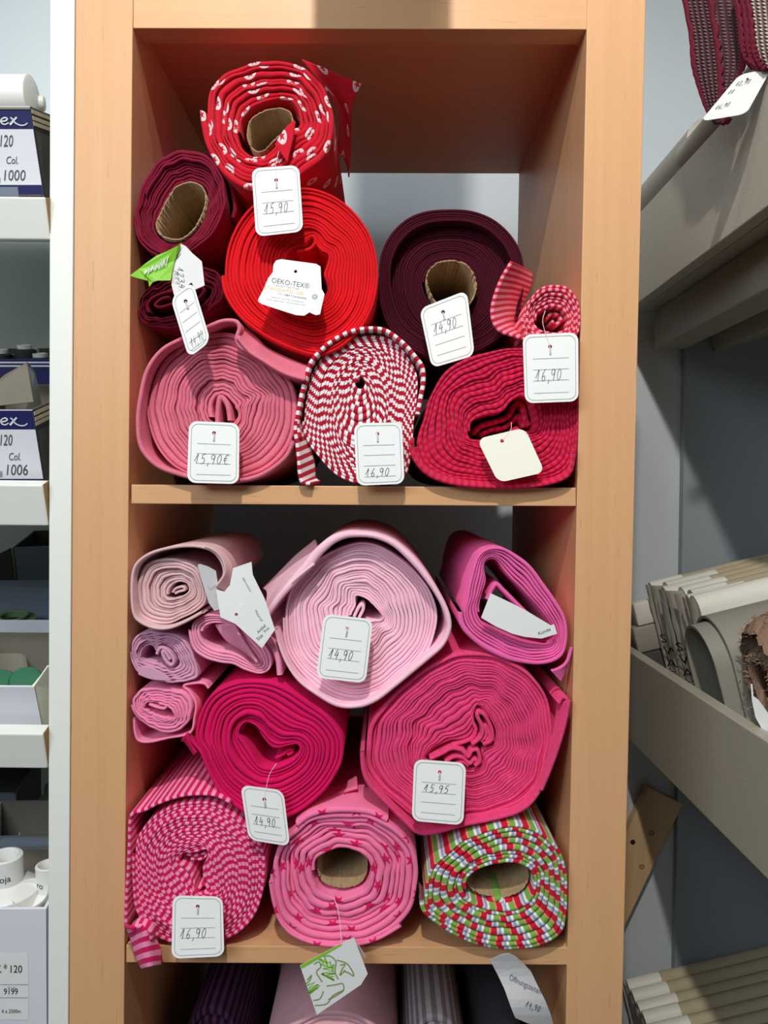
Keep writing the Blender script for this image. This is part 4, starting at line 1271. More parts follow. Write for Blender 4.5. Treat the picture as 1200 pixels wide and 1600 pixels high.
# green scribbled leaflet under the star roll
s = Sheet('leaflet', 'folded white leaflet with green sketch drawing hanging under the star print roll', 'leaflet', cp(10, [(262, 1252), (510, 1118), (584, 1085), (665, 1300), (625, 1365), (362, 1545)]), lambda x, y: -0.030 + 0.00003 * (x - 500), M['paper'], holes=[(*cp(10, [(508, 1126)])[0], 1.6)], cuts=5)
G = lambda p: cp(10, p)
s.mark('green_edge', G([(264, 1252), (500, 1124), (508, 1134), (272, 1272)]), [(0, 1, 2, 3)], M['green'])
sc = [[(345, 1245), (375, 1230), (385, 1260), (360, 1290), (380, 1330), (395, 1350)], [(400, 1200), (440, 1195), (475, 1230), (470, 1290), (490, 1335)], [(480, 1220), (540, 1240), (575, 1290), (580, 1315), (550, 1295), (520, 1285)], [(500, 1250), (530, 1245), (515, 1270), (500, 1310), (530, 1280)], [(420, 1375), (480, 1365), (515, 1360), (520, 1400), (470, 1435), (430, 1455)], [(350, 1490), (420, 1480), (460, 1430), (520, 1400)], [(340, 1460), (380, 1450), (402, 1405)], [(305, 1340), (330, 1310), (320, 1340), (300, 1360)]]
s.strokes('olive_drawing', [crom(G(c), 24, False) for c in sc], 2.0, M['green_dk'])
hat = [(372, 1215), (430, 1235), (385, 1245), (445, 1265), (400, 1270), (465, 1285), (395, 1295), (470, 1300), (420, 1310), (462, 1318), (430, 1325), (465, 1340), (390, 1300), (460, 1335)]
hat2 = [(305, 1370), (350, 1350), (310, 1390), (372, 1365), (305, 1405), (385, 1372), (312, 1415), (370, 1385), (320, 1420)]
hat3 = [(385, 1210), (400, 1240), (410, 1205), (425, 1255), (440, 1225), (450, 1270), (462, 1245), (455, 1290)]
s.strokes('green_hatching', [G(hat), G(hat2), G(hat3)], 3.0, M['green'])
fold = mesh_np('back_page', unproj(G([(584, 1085), (612, 1130), (658, 1200), (640, 1210)]), [-0.0285, -0.024, -0.02, -0.022]), [(0, 1, 2, 3)], M['greypaper'], s.t, None, False)
h = G([(508, 1126)])[0]
mb = MB().tube([P(a, b, Y_) for a, b, Y_ in [(*G([(462, 850)])[0], -0.006), (*G([(485, 900)])[0], -0.012), (*G([(500, 1000)])[0], -0.016), (*G([(508, 1090)])[0], -0.026), (h[0], h[1], -0.031)]], 0.0004, 5)
mb.build('thread', M['thread_s'], s.t, True)

# opening hours slip under the multi-stripe roll
s = Sheet('paper_slip', 'curled opening hours slip hanging under the red, green and white striped roll', 'paper', cp(11, [(582, 1118), (650, 1085), (700, 1078), (745, 1100), (800, 1150), (838, 1190), (880, 1280), (930, 1380), (965, 1470), (985, 1560), (820, 1515), (740, 1480), (715, 1420), (672, 1300), (630, 1210)]),
          lambda x, y: -0.030 + 0.0000022 * (x - 800) ** 2 + 0.004 * math.sin((y - 1490) * 0.055), M['greypaper'], cuts=10)
s.text('Öffnungszeiten', cp(11, [(703, 1245)])[0], np.array((0.90, 0.42)) * 9, np.array((0.12, -0.99)) * 9.5, M['print'], wmax=54)
s.hand('14,90', cp(11, [(800, 1410)])[0], (5.6, 2.2), (2.5, -9), 0.9, M['print'])

# ------------------------------------------------------------------ white thread display on the left
lu = thing('display_unit', 'white slanted thread display unit left of the beech shelving', 'shelf', (-0.6, 0.2, ZF))
f_ = [P(ext(78, 75, ytop), ytop, 0), P(ext(116.5, 106.5, ytop), ytop, 0), P(ext(116.5, 106.5, ybf), ybf, 0), P(72, ybf, 0)]
MB().hexa(f_ + [Vector((p.x, 0.42, p.z)) for p in f_], 0.001).build('side_panel', M['white_board'], lu)
MB().box(-1.15, -0.33, 0.42, 0.432, ZF, 1.1).build('back_panel', mat_plain('blue_white_panel', srgb(206, 216, 220), 0.6), lu)
MB().box(-1.17, -1.15, 0, 0.432, ZF, 1.1).build('side_panel', M['white_board'], lu)
TL = R(16)


def slant(p, dy):
    """point p moved dy along the shelf slope (back and up)"""
    return Vector((p.x, p.y + dy * math.cos(TL), p.z + dy * math.sin(TL)))


for (yt, yb, xr_t, xr_b) in ((308, 375, 70, 78), (758, 822, 66, 75), (1147, 1201, 67, 74)):
    # lip: leans towards the viewer at the top, square to the sloping board
    a, b = P(xr_t, yt, -0.012), P(xr_b, yb, 0.0)
    top, bot = Vector((-1.13, a.y, a.z)), Vector((-1.13, b.y, b.z))
    lip = MB().hexa([top, a, b, bot] + [slant(p, 0.018) for p in (top, a, b, bot)], 0.0015).build('shelf_lip', M['white_board'], lu)
    e = [slant(p, d_) + Vector((0.0006, 0, 0)) for p, d_ in ((a, 0.002), (a, 0.0175), (b, 0.0175), (b, 0.002))]
    c_ = MB()
    c_.hexa([v - Vector((0.001, 0, 0)) for v in e] + e)
    c_.build('raw_lip_end', M['chip'], lip, label='raw chipboard cut end of the lip')
    sb = [Vector((-1.13, b.y, b.z)), Vector((b.x - 0.012, b.y, b.z)), slant(Vector((b.x - 0.012, b.y, b.z)), 0.42), slant(Vector((-1.13, b.y, b.z)), 0.42)]
    MB().hexa([v + Vector((0, 0.003, 0.014)) for v in sb] + [v + Vector((0, 0.003, 0.002)) for v in sb]).build('shelf', M['white_board'], lu)


def carton(name, label, tl, tr, br, bl, Yt, Yb, depth, mats, openb=False, wall=0.003, group=None):
    """carton whose front panel has the given photo corners; runs back along the slanted shelf"""
    f = [P(*tl, Yt), P(*tr, Yt), P(*br, Yb), P(*bl, Yb)]
    t = thing(name, label, 'box', (f[2] + f[3]) / 2, group)
    w = wall
    bk = [slant(p, depth) for p in f]
    inn = lambda p, dx: p + Vector((dx, 0, 0))
    front = MB().hexa(f + [slant(p, w) for p in f], 0.0004).build('front_panel', mats[0], t)
    MB().hexa([bk[0], bk[1], bk[2], bk[3]] + [slant(p, w) for p in bk], 0.0004).build('rear_panel', mats[1], t)
    MB().hexa([f[1], bk[1], bk[2], f[2]] + [inn(p, -w) for p in (f[1], bk[1], bk[2], f[2])], 0.0003).build('side_panel', mats[2], t)
    MB().hexa([f[0], bk[0], bk[3], f[3]] + [inn(p, w) for p in (f[0], bk[0], bk[3], f[3])], 0.0003).build('side_panel', mats[2], t)
    MB().hexa([f[3], f[2], bk[2], bk[3]] + [p + (q_ - p).normalized() * w for p, q_ in ((f[3], f[0]), (f[2], f[1]), (bk[2], bk[1]), (bk[3], bk[0]))]).build('base_panel', mats[1], t)
    if not openb:
        MB().hexa([f[0], f[1], bk[1], bk[0]] + [p + Vector((0, 0, -w)) for p in (f[0], f[1], bk[1], bk[0])], 0.0003).build('lid', mats[1], t)
    t2 = dict(t=t, f=f)

    def mark(nm, v2, faces, mat, lift=0.0004):
        """flat print on the front panel, photo pixels"""
        n_ = (f[1] - f[0]).cross(f[3] - f[0]).normalized()
        if n_.y > 0:
            n_ = -n_
        out = []
        for x, y in np.asarray(v2, float):
            d_ = (P(x, y, 0) - CAM)
            k = (f[0] - CAM).dot(n_) / d_.dot(n_)
            out.append(CAM + d_ * k + n_ * lift)
        return mesh_np(nm, np.array([list(p) for p in out]), faces, mat, front, None, False)

    def txt(s_, o, ex, ey, mat, lift=0.0008, nm='printed_text'):
        v2, fs, _ = text2d(s_)
        o, ex, ey = np.array(o, float), np.array(ex, float), np.array(ey, float)
        return mark(nm, o + v2[:, :1] * ex + v2[:, 1:] * ey, fs, mat, lift)
    return t, mark, txt


def rect(x0, y0, x1, y1, n=1):
    return [(x0, y0), (x1, y0), (x1, y1), (x0, y1)], [(0, 1, 2, 3)]


def ex_logo(mark, x, y, s_, mat):
    """the end '...ex' of the script logo: slanted letters with a swash"""
    def st(nm, pts, w):
        q = crom(np.array([(x + a * s_, y - b * s_) for a, b in pts]), 30, False)
        tg = np.gradient(q, axis=0)
        tg /= np.linalg.norm(tg, axis=1)[:, None]
        ww = np.linspace(w, w * 0.8, 30) * s_
        nm2 = np.c_[-tg[:, 1], tg[:, 0]] * ww[:, None] / 2
        v = np.empty((60, 2))
        v[0::2] = q + nm2
        v[1::2] = q - nm2
        return mark(nm, v, [(2 * k, 2 * k + 1, 2 * k + 3, 2 * k + 2) for k in range(29)], mat, 0.0008)
    st('logo_letter', [(-1.0, .35), (-.35, .45), (-.15, .65), (-.45, .8), (-.85, .55), (-.75, .15), (-.35, .05), (.0, .25)], 0.17)
    st('logo_letter', [(.15, 0.0), (.5, .42), (.9, .85)], 0.26)
    st('logo_letter', [(.2, .82), (.45, .6), (.75, .2), (1.3, -.05), (1.8, -.02), (2.1, .2)], 0.15)


NAV = (M['navy'], M['carton'], M['carton_dk'])
for (lab, y0, y1, xt, xb, num, op) in (('navy thread carton with white label reading Col. 1000 on the upper left shelf', 166, 309, 47, 69, '1000', False),
                                      ('open navy thread carton with white label reading Col. 1006 on the second left shelf', 640, 760, 51, 70, '1006', True)):
    t, mark, txt = carton('thread_carton', lab, (-110, y0), (xt, y0), (xb, y1), (-100, y1), -0.004, 0.022, 0.16, NAV, op, group='navy thread cartons')
    e = lambda y: xt + (xb - xt) * (y - y0) / (y1 - y0)
    ya, yb = y0 + (36 if num == '1000' else 31), y1 - (20 if num == '1000' else 12)
    mark('label', [(-100, ya), (e(ya) - 0.5, ya), (e(yb) - 0.5, yb), (-100, yb)], [(0, 1, 2, 3)], M['carton_w'])
    h0 = yb - ya
    txt('120', (1 if num == '1000' else 1, ya + h0 * 0.31), (17 * .62, 0), (1.2, -18), M['print']) if num == '1000' else txt('120', (1, ya + h0 * 0.32), (16 * .62, 0), (1.2, -17), M['print'])
    txt('Col.', (10 if num == '1000' else 14, ya + h0 * 0.62), (9.5 * .85, 0), (1, -11.5), M['print'])
    txt(num, (7 if num == '1000' else 11, ya + h0 * 0.92), (16 * .8, 0), (1.2, -16.5), M['print'])
    mark('label_bar', *rect(-2 if num == '1000' else -6, yb - 12, 1 if num == '1000' else 4, yb - 3), M['line'], 0.0008)
    ex_logo(mark, 14, ya - 7, 14, M['carton_w'])
    mark('rim_line', [(-100, y0 + 1.5), (xt - 0.5, y0 + 1.5), (xt, y0 - 0.2), (-100, y0 - 0.2)], [(0, 1, 2, 3)], M['carton_w'])
    mark('lower_label', [(-100, yb + 3), (e(yb) - (38 if num == '1000' else 33), yb + 3), (e(yb) - 36 if num == '1000' else e(yb) - 32, y1 - 1), (-100, y1 - 1)], [(0, 1, 2, 3)], M['carton_bl'] if num == '1000' else M['carton_dk'])
    # pale rim bands on the side
    fa, fb = P(xt, y0, -0.004), P(xb, y1, 0.022)
    for k in (0.03, 0.10, 0.16):
        a = fa.lerp(fb, k) + Vector((0.0006, 0, 0))
        b = fa.lerp(fb, k + 0.045) + Vector((0.0006, 0, 0))
        MB().hexa([a, slant(a, .16), slant(b, .16), b] + [p + Vector((0.0005, 0, 0)) for p in (a, slant(a, .16), slant(b, .16), b)]).build('rim_band', M['bolt_tan'], t)
    if op:   # open flaps
        p0, p1 = P(-60, 640, 0.10), P(50, 632, 0.13)
        MB().hexa([P(-60, 640, 0.06), P(8, 585, 0.10), P(42, 566, 0.12), P(52, 628, 0.10)] + [p + Vector((0, 0.003, 0)) for p in (P(-60, 640, 0.06), P(8, 585, 0.10), P(42, 566, 0.12), P(52, 628, 0.10))]).build('lid_flap', M['carton'], t)
        MB().hexa([P(42, 566, 0.12), P(53, 578, 0.13), P(58, 602, 0.13), P(50, 603, 0.11)] + [p + Vector((0, 0.003, 0)) for p in (P(42, 566, 0.12), P(53, 578, 0.13), P(58, 602, 0.13), P(50, 603, 0.11))]).build('lid_tab', M['carton_bl'], t)

# white cone and small spool on the upper carton
mb = MB().lathe([(0.0, 0), (0.019, 0), (0.0215, 0.002), (0.0215, 0.10), (0.019, 0.101), (0, 0.101)], P(50, 153, 0.032) + Vector((-0.10, 0, 0)), (1, 0, 0.0), 32)
tag_obj(mb.build('thread_spool', M['plastic_w'], None, True), 'white thread cone lying on the upper navy carton', 'spool')
mb = MB().lathe([(0.0, 0), (0.006, 0), (0.0075, 0.001), (0.0075, 0.013), (0.006, 0.014), (0, 0.014)], P(48, 160, 0.05), (1, 0.2, 0), 20)
tag_obj(mb.build('thread_spool', M['plastic_w'], None, True), 'small white spool on its side behind the white cone', 'spool')

# rear carton of spools on the second shelf
t, mark, txt = carton('thread_carton', 'rear navy carton with white stripes full of dark thread spools', (-140, 563), (100, 560), (100, 604), (-140, 606), 0.20, 0.21, 0.12, NAV, True, group='navy thread cartons')
for yy in (565, 570.5):
    mark('white_stripe', *rect(-130, yy, 98, yy + 2.6), M['carton_w'])


def spool(px, py, Yd, r, h, label, cap, body, axis=(0, -0.25, 1), group='thread spools', word=None, n=24):
    c0 = P(px, py, Yd)
    t = thing('thread_spool', label, 'spool', c0 - Vector(axis).normalized() * (h * 1.6), group)
    ax = Vector(axis).normalized()
    MB().lathe([(r * 0.72, -h * 1.6), (r * 1.02, -h * 1.5), (r * 1.05, -h * 0.2), (r * 0.72, 0)], c0, ax, n).build('thread', body, t, True)
    MB().lathe([(r * 0.7, -h * .1), (r * .72, h * 0.55), (r * 0.6, h * 0.62), (r * 0.52, h * 0.5), (r * 0.5, -h * .5)], c0, ax, n).build('spool_rim', cap, t, True)
    return t


for k, (x, y, lab) in enumerate(((39, 545, 'highest white capped dark spool at the back of the second left shelf'), (49, 551, 'white capped dark spool just right of the highest one'), (2, 552, 'white capped dark spool cut by the left edge'), (13, 560, 'low white capped dark spool near the left'), (63, 558, 'rightmost white capped dark spool on the second shelf'))):
    spool(x, y, 0.215 + 0.012 * (k % 2), 0.0125, 0.008, lab, M['plastic_w'], M['thread_k'])

# third shelf: white carton with green thread, grey cartons behind
WH = (M['carton_w'], M['carton'], M['cream_card'])
t, mark, txt = carton('thread_carton', 'open white carton holding green thread on the third left shelf', (-110, 1072), (53, 1073), (68, 1148), (-100, 1148), 0.002, 0.024, 0.12, WH, True)
p = [P(53, 1073, 0.002), P(76, 1040, 0.03), P(78, 1148, 0.06), P(68, 1147, 0.024)]
MB().hexa(p + [v + Vector((-0.002, 0.002, 0)) for v in p]).build('side_flap', M['cream_card'], t)
p = [P(-60, 1002, 0.13), P(28, 1004, 0.13), P(40, 1022, 0.13), P(46, 1066, 0.12), P(-60, 1066, 0.12)]
mb = MB()
mb.add(p + [v + Vector((0, 0.002, 0)) for v in p], [(0, 1, 2, 3, 4), (9, 8, 7, 6, 5)] + [(k, (k + 1) % 5, 5 + (k + 1) % 5, 5 + k) for k in range(5)])
mb.build('inner_flap', M['carton'], t)
for x, y, r, lab in ((42, 1068, 0.017, 'green thread spool in the white carton beside the side flap'), (2, 1072, 0.017, 'green thread spool in the white carton cut by the left edge')):
    c0 = P(x, y - 2, 0.035)
    tt = thing('thread_spool', lab, 'spool', c0, 'thread spools')
    MB().lathe([(0.0, -0.012), (r * .8, -0.011), (r, -0.006), (r, 0.014), (r * .9, 0.017), (r * .4, 0.018), (0, 0.018)], c0 - Vector((0, 0, 0.006)), (0.25, -0.7, 0.6), 28).build('thread', M['thread_g'], tt, True)
    MB().lathe([(r * 1.03, 0), (r * 1.08, .001), (r * 1.08, .003), (r * 1.0, .004)], c0 - Vector((0.002, 0, 0.008)), (0.25, -0.7, 0.6), 28).build('spool_rim', M['plastic_w'], tt, True)
t, mark, txt = carton('thread_carton', 'grey blue lined carton behind the white one on the third left shelf', (-140, 970), (110, 970), (110, 1020), (-140, 1020), 0.15, 0.16, 0.10, (M['carton_w'], M['carton_bl'], M['carton_bl']), True)
p = [P(-140, 908, 0.28), P(110, 906, 0.28), P(110, 972, 0.275), P(-140, 972, 0.275)]
MB().hexa(p + [v + Vector((0, 0.002, 0)) for v in p]).build('rear_flap', M['carton_bl'], t)
spool(20, 966, 0.2, 0.026, 0.008, 'pale green thread spool in the grey blue carton', M['thread_lg'], M['thread_lg'])
t, mark, txt = carton('thread_carton', 'grey carton with raised flap under the second left shelf lip', (19, 856), (120, 852), (120, 906), (25, 908), 0.31, 0.32, 0.07, (M['carton_bl'], M['carton_dk'], M['carton_dk']), True)
p = [P(17, 856, 0.31), P(-50, 890, 0.27), P(-50, 910, 0.27), P(24, 908, 0.31)]
MB().hexa(p + [v + Vector((0, 0.002, 0)) for v in p]).build('side_flap', M['carton_dk'], t)

# bottom left: big white carton with label, spools above
t, mark, txt = carton('thread_carton', 'large white carton with a printed 9199 label at the bottom left', (-120, 1421), (72, 1420), (74, 1760), (-118, 1760), 0.0, 0.03, 0.17, (M['carton_w'], M['carton'], M['carton_w']), True)
mark('label', rounded([(-80, 1489), (44, 1489), (45, 1593), (-80, 1593)], 3), [tuple(range(28))], M['card_white'])
for yy in (1537, 1557.5):
    mark('label_rule', *rect(-60, yy, 44, yy + 0.9), M['line'], 0.0008)
txt('K', (-6, 1519), (11, 0), (0, -11.5), M['black'])
txt('*', (6, 1519), (10, 0), (0, -13), M['black'])
txt('120', (17, 1519), (11.6 * .85, 0), (0, -11.5), M['black'])
txt('9199', (6.5, 1553), (9.5 * .82, 0), (0, -9.5), M['black'])
txt('Art. no.', (12, 1543), (3, 0), (0, -3), M['line'])
txt('4 x 2500m', (3, 1582), (5.6 * .86, 0), (0, -5.8), M['print'])
t, mark, txt = carton('thread_carton', 'tan cardboard divider carton behind the white cones at lower left', (-130, 1328), (110, 1326), (110, 1400), (-130, 1400), 0.10, 0.11, 0.02, (M['carton'], M['carton'], M['carton']), True)
WT = [(8, 1352, .04, .018, .020, 'white thread cone with printed rim at the lower left, left one'), (76, 1366, .05, .013, .022, 'white thread cone with printed rim at the lower left, beside the panel')]
for x, y, Yd, r, h, lab in WT:
    c0 = P(x, y, Yd)
    tt = thing('thread_spool', lab, 'spool', c0 - Vector((0, 0, 0.06)), 'thread spools')
    MB().lathe([(r * .78, .010), (r, 0.010), (r, -.016), (r * 1.45, -.020), (r * 1.85, -.026), (r * 1.95, -.06)], c0, (0, -0.12, 1), 32).build('thread', M['plastic_w'], tt, True)
    MB().lathe([(r * .98, .0105), (r * .8, .0115), (r * .7, .008), (r * .7, -.02)], c0, (0, -.12, 1), 32).build('spool_rim', M['plastic_w'], tt, True)
    v2, fs, wd_ = text2d('roja' if x < 20 else 'ro')
    # lettering wrapped round the rim
    ax = Vector((0, -0.12, 1)).normalized()
    bx = Vector((1, 0, 0))
    by = ax.cross(bx)
    vv = []
    for a, b in v2:
        an_ = (a - wd_ * 0.5) * 0.0062 / r + R(-80 if x < 20 else -120) + R(8)
        vv.append(c0 + (bx * math.cos(an_) + by * math.sin(an_)) * (r + 0.0003) + ax * (-0.009 + b * 0.0068))
    mesh_np('printed_text', np.array([list(p) for p in vv]), fs, M['black'], tt, None, False)
c0 = P(48, 1401, 0.03)
tt = thing('thread_spool', 'white open cup spool tilted at the front of the lower left carton', 'spool', c0 - Vector((0, 0, 0.03)), 'thread spools')
MB().lathe([(.012, -.014), (.0165, -.013), (.018, 0.0), (.0185, .004), (.0175, .006), (.016, .004), (.015, -.01), (0, -.011)], c0, (0.1, -0.45, 0.9), 32).build('thread', M['plastic_w'], tt, True)
c0 = P(60, 1304, 0.17)
tt = thing('thread_spool', 'white open cup spool at the back of the lower left carton', 'spool', c0 - Vector((0, 0, 0.03)), 'thread spools')
MB().lathe([(.012, -.03), (.018, -.02), (.0215, 0.0), (.0225, .003), (.021, .004), (.019, -.0), (.013, -.02)], c0, (0, -0.4, 0.9), 32).build('thread', M['plastic_w'], tt, True)
mb = MB().lathe([(0.0, 0), (0.009, 0), (0.010, 0.001), (0.010, 0.055), (0.009, 0.056), (0, 0.056)], P(3, 1320, 0.12), (1, 0.1, 0), 24)
tag_obj(mb.build('thread_spool', M['carton_bl'], None, True), 'grey white cone lying across the lower left carton', 'spool', 'thread spools')
# torn dark cardboard and blue grey box behind
tn = [P(10, 1308, 0.2), P(18, 1290, 0.2), P(30, 1282, 0.2), P(45, 1268, 0.2), P(50, 1256, 0.2), P(58, 1250, 0.2), P(68, 1240, 0.2), P(70, 1226, 0.2), P(100, 1215, 0.2), P(110, 1330, 0.2), P(10, 1330, 0.2)]
mb = MB()
n_ = len(tn)
mb.add(tn + [v + Vector((0, 0.003, 0)) for v in tn], [tuple(range(n_)), tuple(range(2 * n_ - 1, n_ - 1, -1))] + [(k, (k + 1) % n_, n_ + (k + 1) % n_, n_ + k) for k in range(n_)])
tag_obj(mb.build('cardboard_scrap', M['carton_dk'], None), 'torn dark cardboard flap at the lower left beside the white panel', 'cardboard')
t, mark, txt = carton('thread_carton', 'blue grey carton behind the torn flap at the lower left', (-140, 1241), (25, 1240), (26, 1330), (-140, 1330), 0.26, 0.27, 0.08, (M['carton_bl'], M['carton_dk'], M['carton_dk']), True)

# ------------------------------------------------------------------ slanted bin unit on the right
TH = R(14.5)
cT, sT = math.cos(TH), math.sin(TH)
ru = thing('display_unit', 'taupe slanted bin shelving on the right wall holding wrapped cloth bolts', 'shelf', (0.8, 0.2, ZF))


def fr(ox, oz):
    return lambda u, y, w: Vector((ox + u * cT - w * sT, y, oz + u * sT + w * cT))


MB().box(0.51, 1.12, 0.60, 0.618, ZF, 0.285).build('end_panel', M['unit_wall'], ru)
TIERS = {'upper': (0.395, 0.300), 'middle': (0.395, -0.392), 'lower': (0.395, -1.085)}
for k, (ox, oz) in TIERS.items():
    MB().box(ox, ox + 0.018, -1.0, 0.615, oz, oz + 0.140, 0.0015).build('bin_lip', M['taupe'], ru)
    F_ = fr(ox + 0.018, oz)
    MB().box(0.002, 0.62, -1.0, 0.599, 0.0, 0.018, 0.001, F_).build('bin_floor', M['taupe_sm'], ru)
    if k == 'upper':
        MB().box(0.456, 0.509, -1.0, 0.60, oz - 0.052, oz + 0.012, 0.002).build('support_beam', M['taupe_sm'], ru)
        MB().box(0.125, 0.62, -1.0, 0.599, -0.09, -0.0005, 0.001, F_).build('under_board', M['taupe_sm'], ru)


def stadium(y0, y1, w0, w1, n=8, r=None):
    """cross section of a bolt standing on edge: rounded top"""
    r = r or (y1 - y0) / 2
    c = (y0 + y1) / 2
    pts = [(y0, w0), (y0, w1 - r)]
    pts += [(c - (y1 - y0) / 2 * math.cos(a), w1 - r + r * math.sin(a)) for a in np.linspace(0, math.pi, n)[1:-1]]
    pts += [(y1, w1 - r), (y1, w0)]
    return pts


def prism(F_, sec, u0, u1, bev=0.0):
    n = len(sec)
    vs = [F_(u0, y, w) for y, w in sec] + [F_(u1, y, w) for y, w in sec]
    fs = [tuple(range(n)), tuple(range(2 * n - 1, n - 1, -1))] + [(k, (k + 1) % n, n + (k + 1) % n, n + k) for k in range(n)]
    return MB().add(vs, fs)


def bolt(F_, y0, th, u, h, sl, label, body='bolt_tan', length=0.5, end='film', word=None, wu=0.0):
    t = thing('fabric_bolt', label, 'fabric bolt', F_(u + 0.2, y0 + th / 2, 0.018), 'cloth bolts in the slanted bins')
    e = 0.0009
    sk = 0.016 if word else 0.0
    prism(F_, stadium(y0 + 0.001, y0 + th - 0.001, 0.0185, h - 0.001), u + 0.003 + sk, u + length).build('cloth', M[body], t, True)
    prism(F_, stadium(y0 + e * .5, y0 + th - e * .5, h * 0.84, h), u + 0.001 + sk, u + sl).build('paper_sleeve', M['sleeve'], t, True)
    # crinkled film over the end
    rng = random.Random(int(y0 * 1000) + 5)
    nx, nw = 4, 12
    V_, UVs, F2 = [], [], []
    for a in range(nw + 1):
        for b in range(nx + 1):
            V_.append(F_(u + sk * (1 - b / nx) - 0.001 - 0.003 * math.sin(math.pi * b / nx) - rng.uniform(0, 0.0018), y0 + th * (0.04 + 0.92 * b / nx), 0.019 + (h - 0.022) * a / nw))
    for a in range(nw):
        for b in range(nx):
            F2.append((a * (nx + 1) + b, a * (nx + 1) + b + 1, (a + 1) * (nx + 1) + b + 1, (a + 1) * (nx + 1) + b))
    film = mesh_np('end_film', np.array([list(v) for v in V_]), F2, M[end], t, None, True)
    if word:
        w0 = 0.134
        for i_, ch in enumerate(word[:6]):
            v2, fs, wd_ = text2d(ch)
            vs = [F_(u - 0.0098 + sk * (0.16 + a * 0.0235 / th), y0 + th * 0.84 - a * 0.0235, w0 - i_ * 0.0205 + b * 0.0135) for a, b in v2]
            mesh_np('printed_letter', np.array([list(v) for v in vs]), fs, M['black'], film, None, False)
    return t


Fm = fr(*[TIERS['middle'][0] + 0.018, TIERS['middle'][1]])
specs = [(0.549, 0.020, 0.055, None), (0.509, 0.039, 0.10, 'SWAFING'), (0.476, 0.032, 0.075, None), (0.437, 0.038, 0.085, 'SWAFING'), (0.3985, 0.038, 0.07, 'SWAFING'), (0.3775, 0.020, 0.085, None)]
ordn = ['farthest thin', 'second farthest', 'third farthest', 'third nearest', 'second nearest', 'nearest thin']
for (y0, th, sl, wrd), od in zip(specs, ordn):
    bolt(Fm, y0, th, 0.088, 0.232, sl, od + ' film wrapped tan cloth bolt with white sleeve in the middle slanted bin', word=wrd)
# thicker white topped bolt nearest the grey sheet
t = bolt(Fm, 0.335, 0.041, 0.085, 0.236, 0.11, 'thick white sleeved bolt beside the grey rolled sheet in the middle bin', end='sleeve')
# grey rolled sheet
t = thing('rolled_sheet', 'grey sheet rolled loosely beside the film wrapped bolts in the middle bin', 'rolled sheet', Fm(0.2, 0.27, 0.018))
for nm, (y0, y1, hh, uu) in (('outer_layer', (0.215, 0.333, 0.222, 0.070)), ('inner_layer', (0.222, 0.326, 0.214, 0.050))):
    c = np.array(stadium(y0, y1, 0.0195, hh, 22, 0.055))
    inn = np.array(stadium(y0 + 0.0035, y1 - 0.0035, 0.0195, hh - 0.0035, 22, 0.0515))
    sec = [tuple(p) for p in c] + [tuple(p) for p in inn[::-1]]
    n = len(sec)
    vs = [Fm(uu, y, w) for y, w in sec] + [Fm(0.55, y, w) for y, w in sec]
    h_n = n // 2
    fs = [(k, (k + 1) % n, n + (k + 1) % n, n + k) for k in range(n)]
    for k in range(h_n - 1):
        fs += [(k, n - 1 - k, n - 2 - k, k + 1), (n + k + 1, 2 * n - 2 - k, 2 * n - 1 - k, n + k)]
    MB().add(vs, fs).build(nm, M['greyboard'], t, True)
# brown fur roll
t = thing('fur_roll', 'brown plush fur roll at the right edge in the middle bin', 'fabric roll', Fm(0.15, 0.16, 0.018))
rng = np.random.default_rng(8)


def fur_tube(nm, cy, cw, ry, rw, u0, m, n, cap):
    V_, F2 = [], []
    for a in range(m):
        for b in range(n):
            an_ = 2 * math.pi * b / n
            k = (1 + 0.025 * rng.normal() + 0.05 * math.sin(3 * an_ + 0.7 * a)) * (0.86 if a == 0 else 1.0)
            V_.append(Fm(u0 + 0.012 * a + 0.002 * rng.normal() - 0.26 * 0.0, cy + ry * k * math.cos(an_), cw + rw * k * math.sin(an_)))
    F2 = [(a * n + b, a * n + (b + 1) % n, (a + 1) * n + (b + 1) % n, (a + 1) * n + b) for a in range(m - 1) for b in range(n)]
    if cap:
        F2.append(tuple(range(n)))
    o = mesh_np(nm, np.array([list(v) for v in V_]), F2, M['fur'], t, None, True)
    H, HF = [], []
    ctr = Fm(u0 + 0.1, cy, cw)
    for k in range(2600):
        a, b = rng.integers(0, m), rng.integers(0, n)
        p = V_[a * n + b]
        an_ = 2 * math.pi * b / n
        out = (Fm(0, math.cos(an_), math.sin(an_)) - Fm(0, 0, 0)).normalized()
        d_ = (out + Vector(rng.normal(0, 0.45, 3)) + Vector((-0.5, -0.2, -0.2))).normalized()
        sd = d_.orthogonal().normalized() * 0.0009
        L_ = rng.uniform(0.004, 0.009)
        q_ = p + Vector(rng.normal(0, 0.002, 3))
        i0 = len(H)
        H += [list(q_ - sd), list(q_ + sd), list(q_ + d_ * L_ + Vector((0, 0, -0.0015)))]
        HF.append((i0, i0 + 1, i0 + 2))
    mesh_np('fur_hairs', np.array(H), HF, M['fur'], o, None, False, 'stuff')


fur_tube('fur_layer', 0.152, 0.150, 0.056, 0.086, 0.074, 24, 56, False)
fur_tube('inner_roll', 0.150, 0.150, 0.028, 0.050, 0.073, 12, 36, True)
# papers by the fur
s = Sheet('paper_slip', 'white paper slip hanging over the bin lip below the brown fur roll', 'paper', cp(17, [(955, 1075), (968, 1078), (975, 1165), (1010, 1190), (1090, 1300), (1120, 1460), (1040, 1410), (990, 1320), (965, 1200)]), lambda x, y: 0.085 - 0.0004 * (x - 1170), M['paper'], cuts=4, group='papers in the slanted bins')
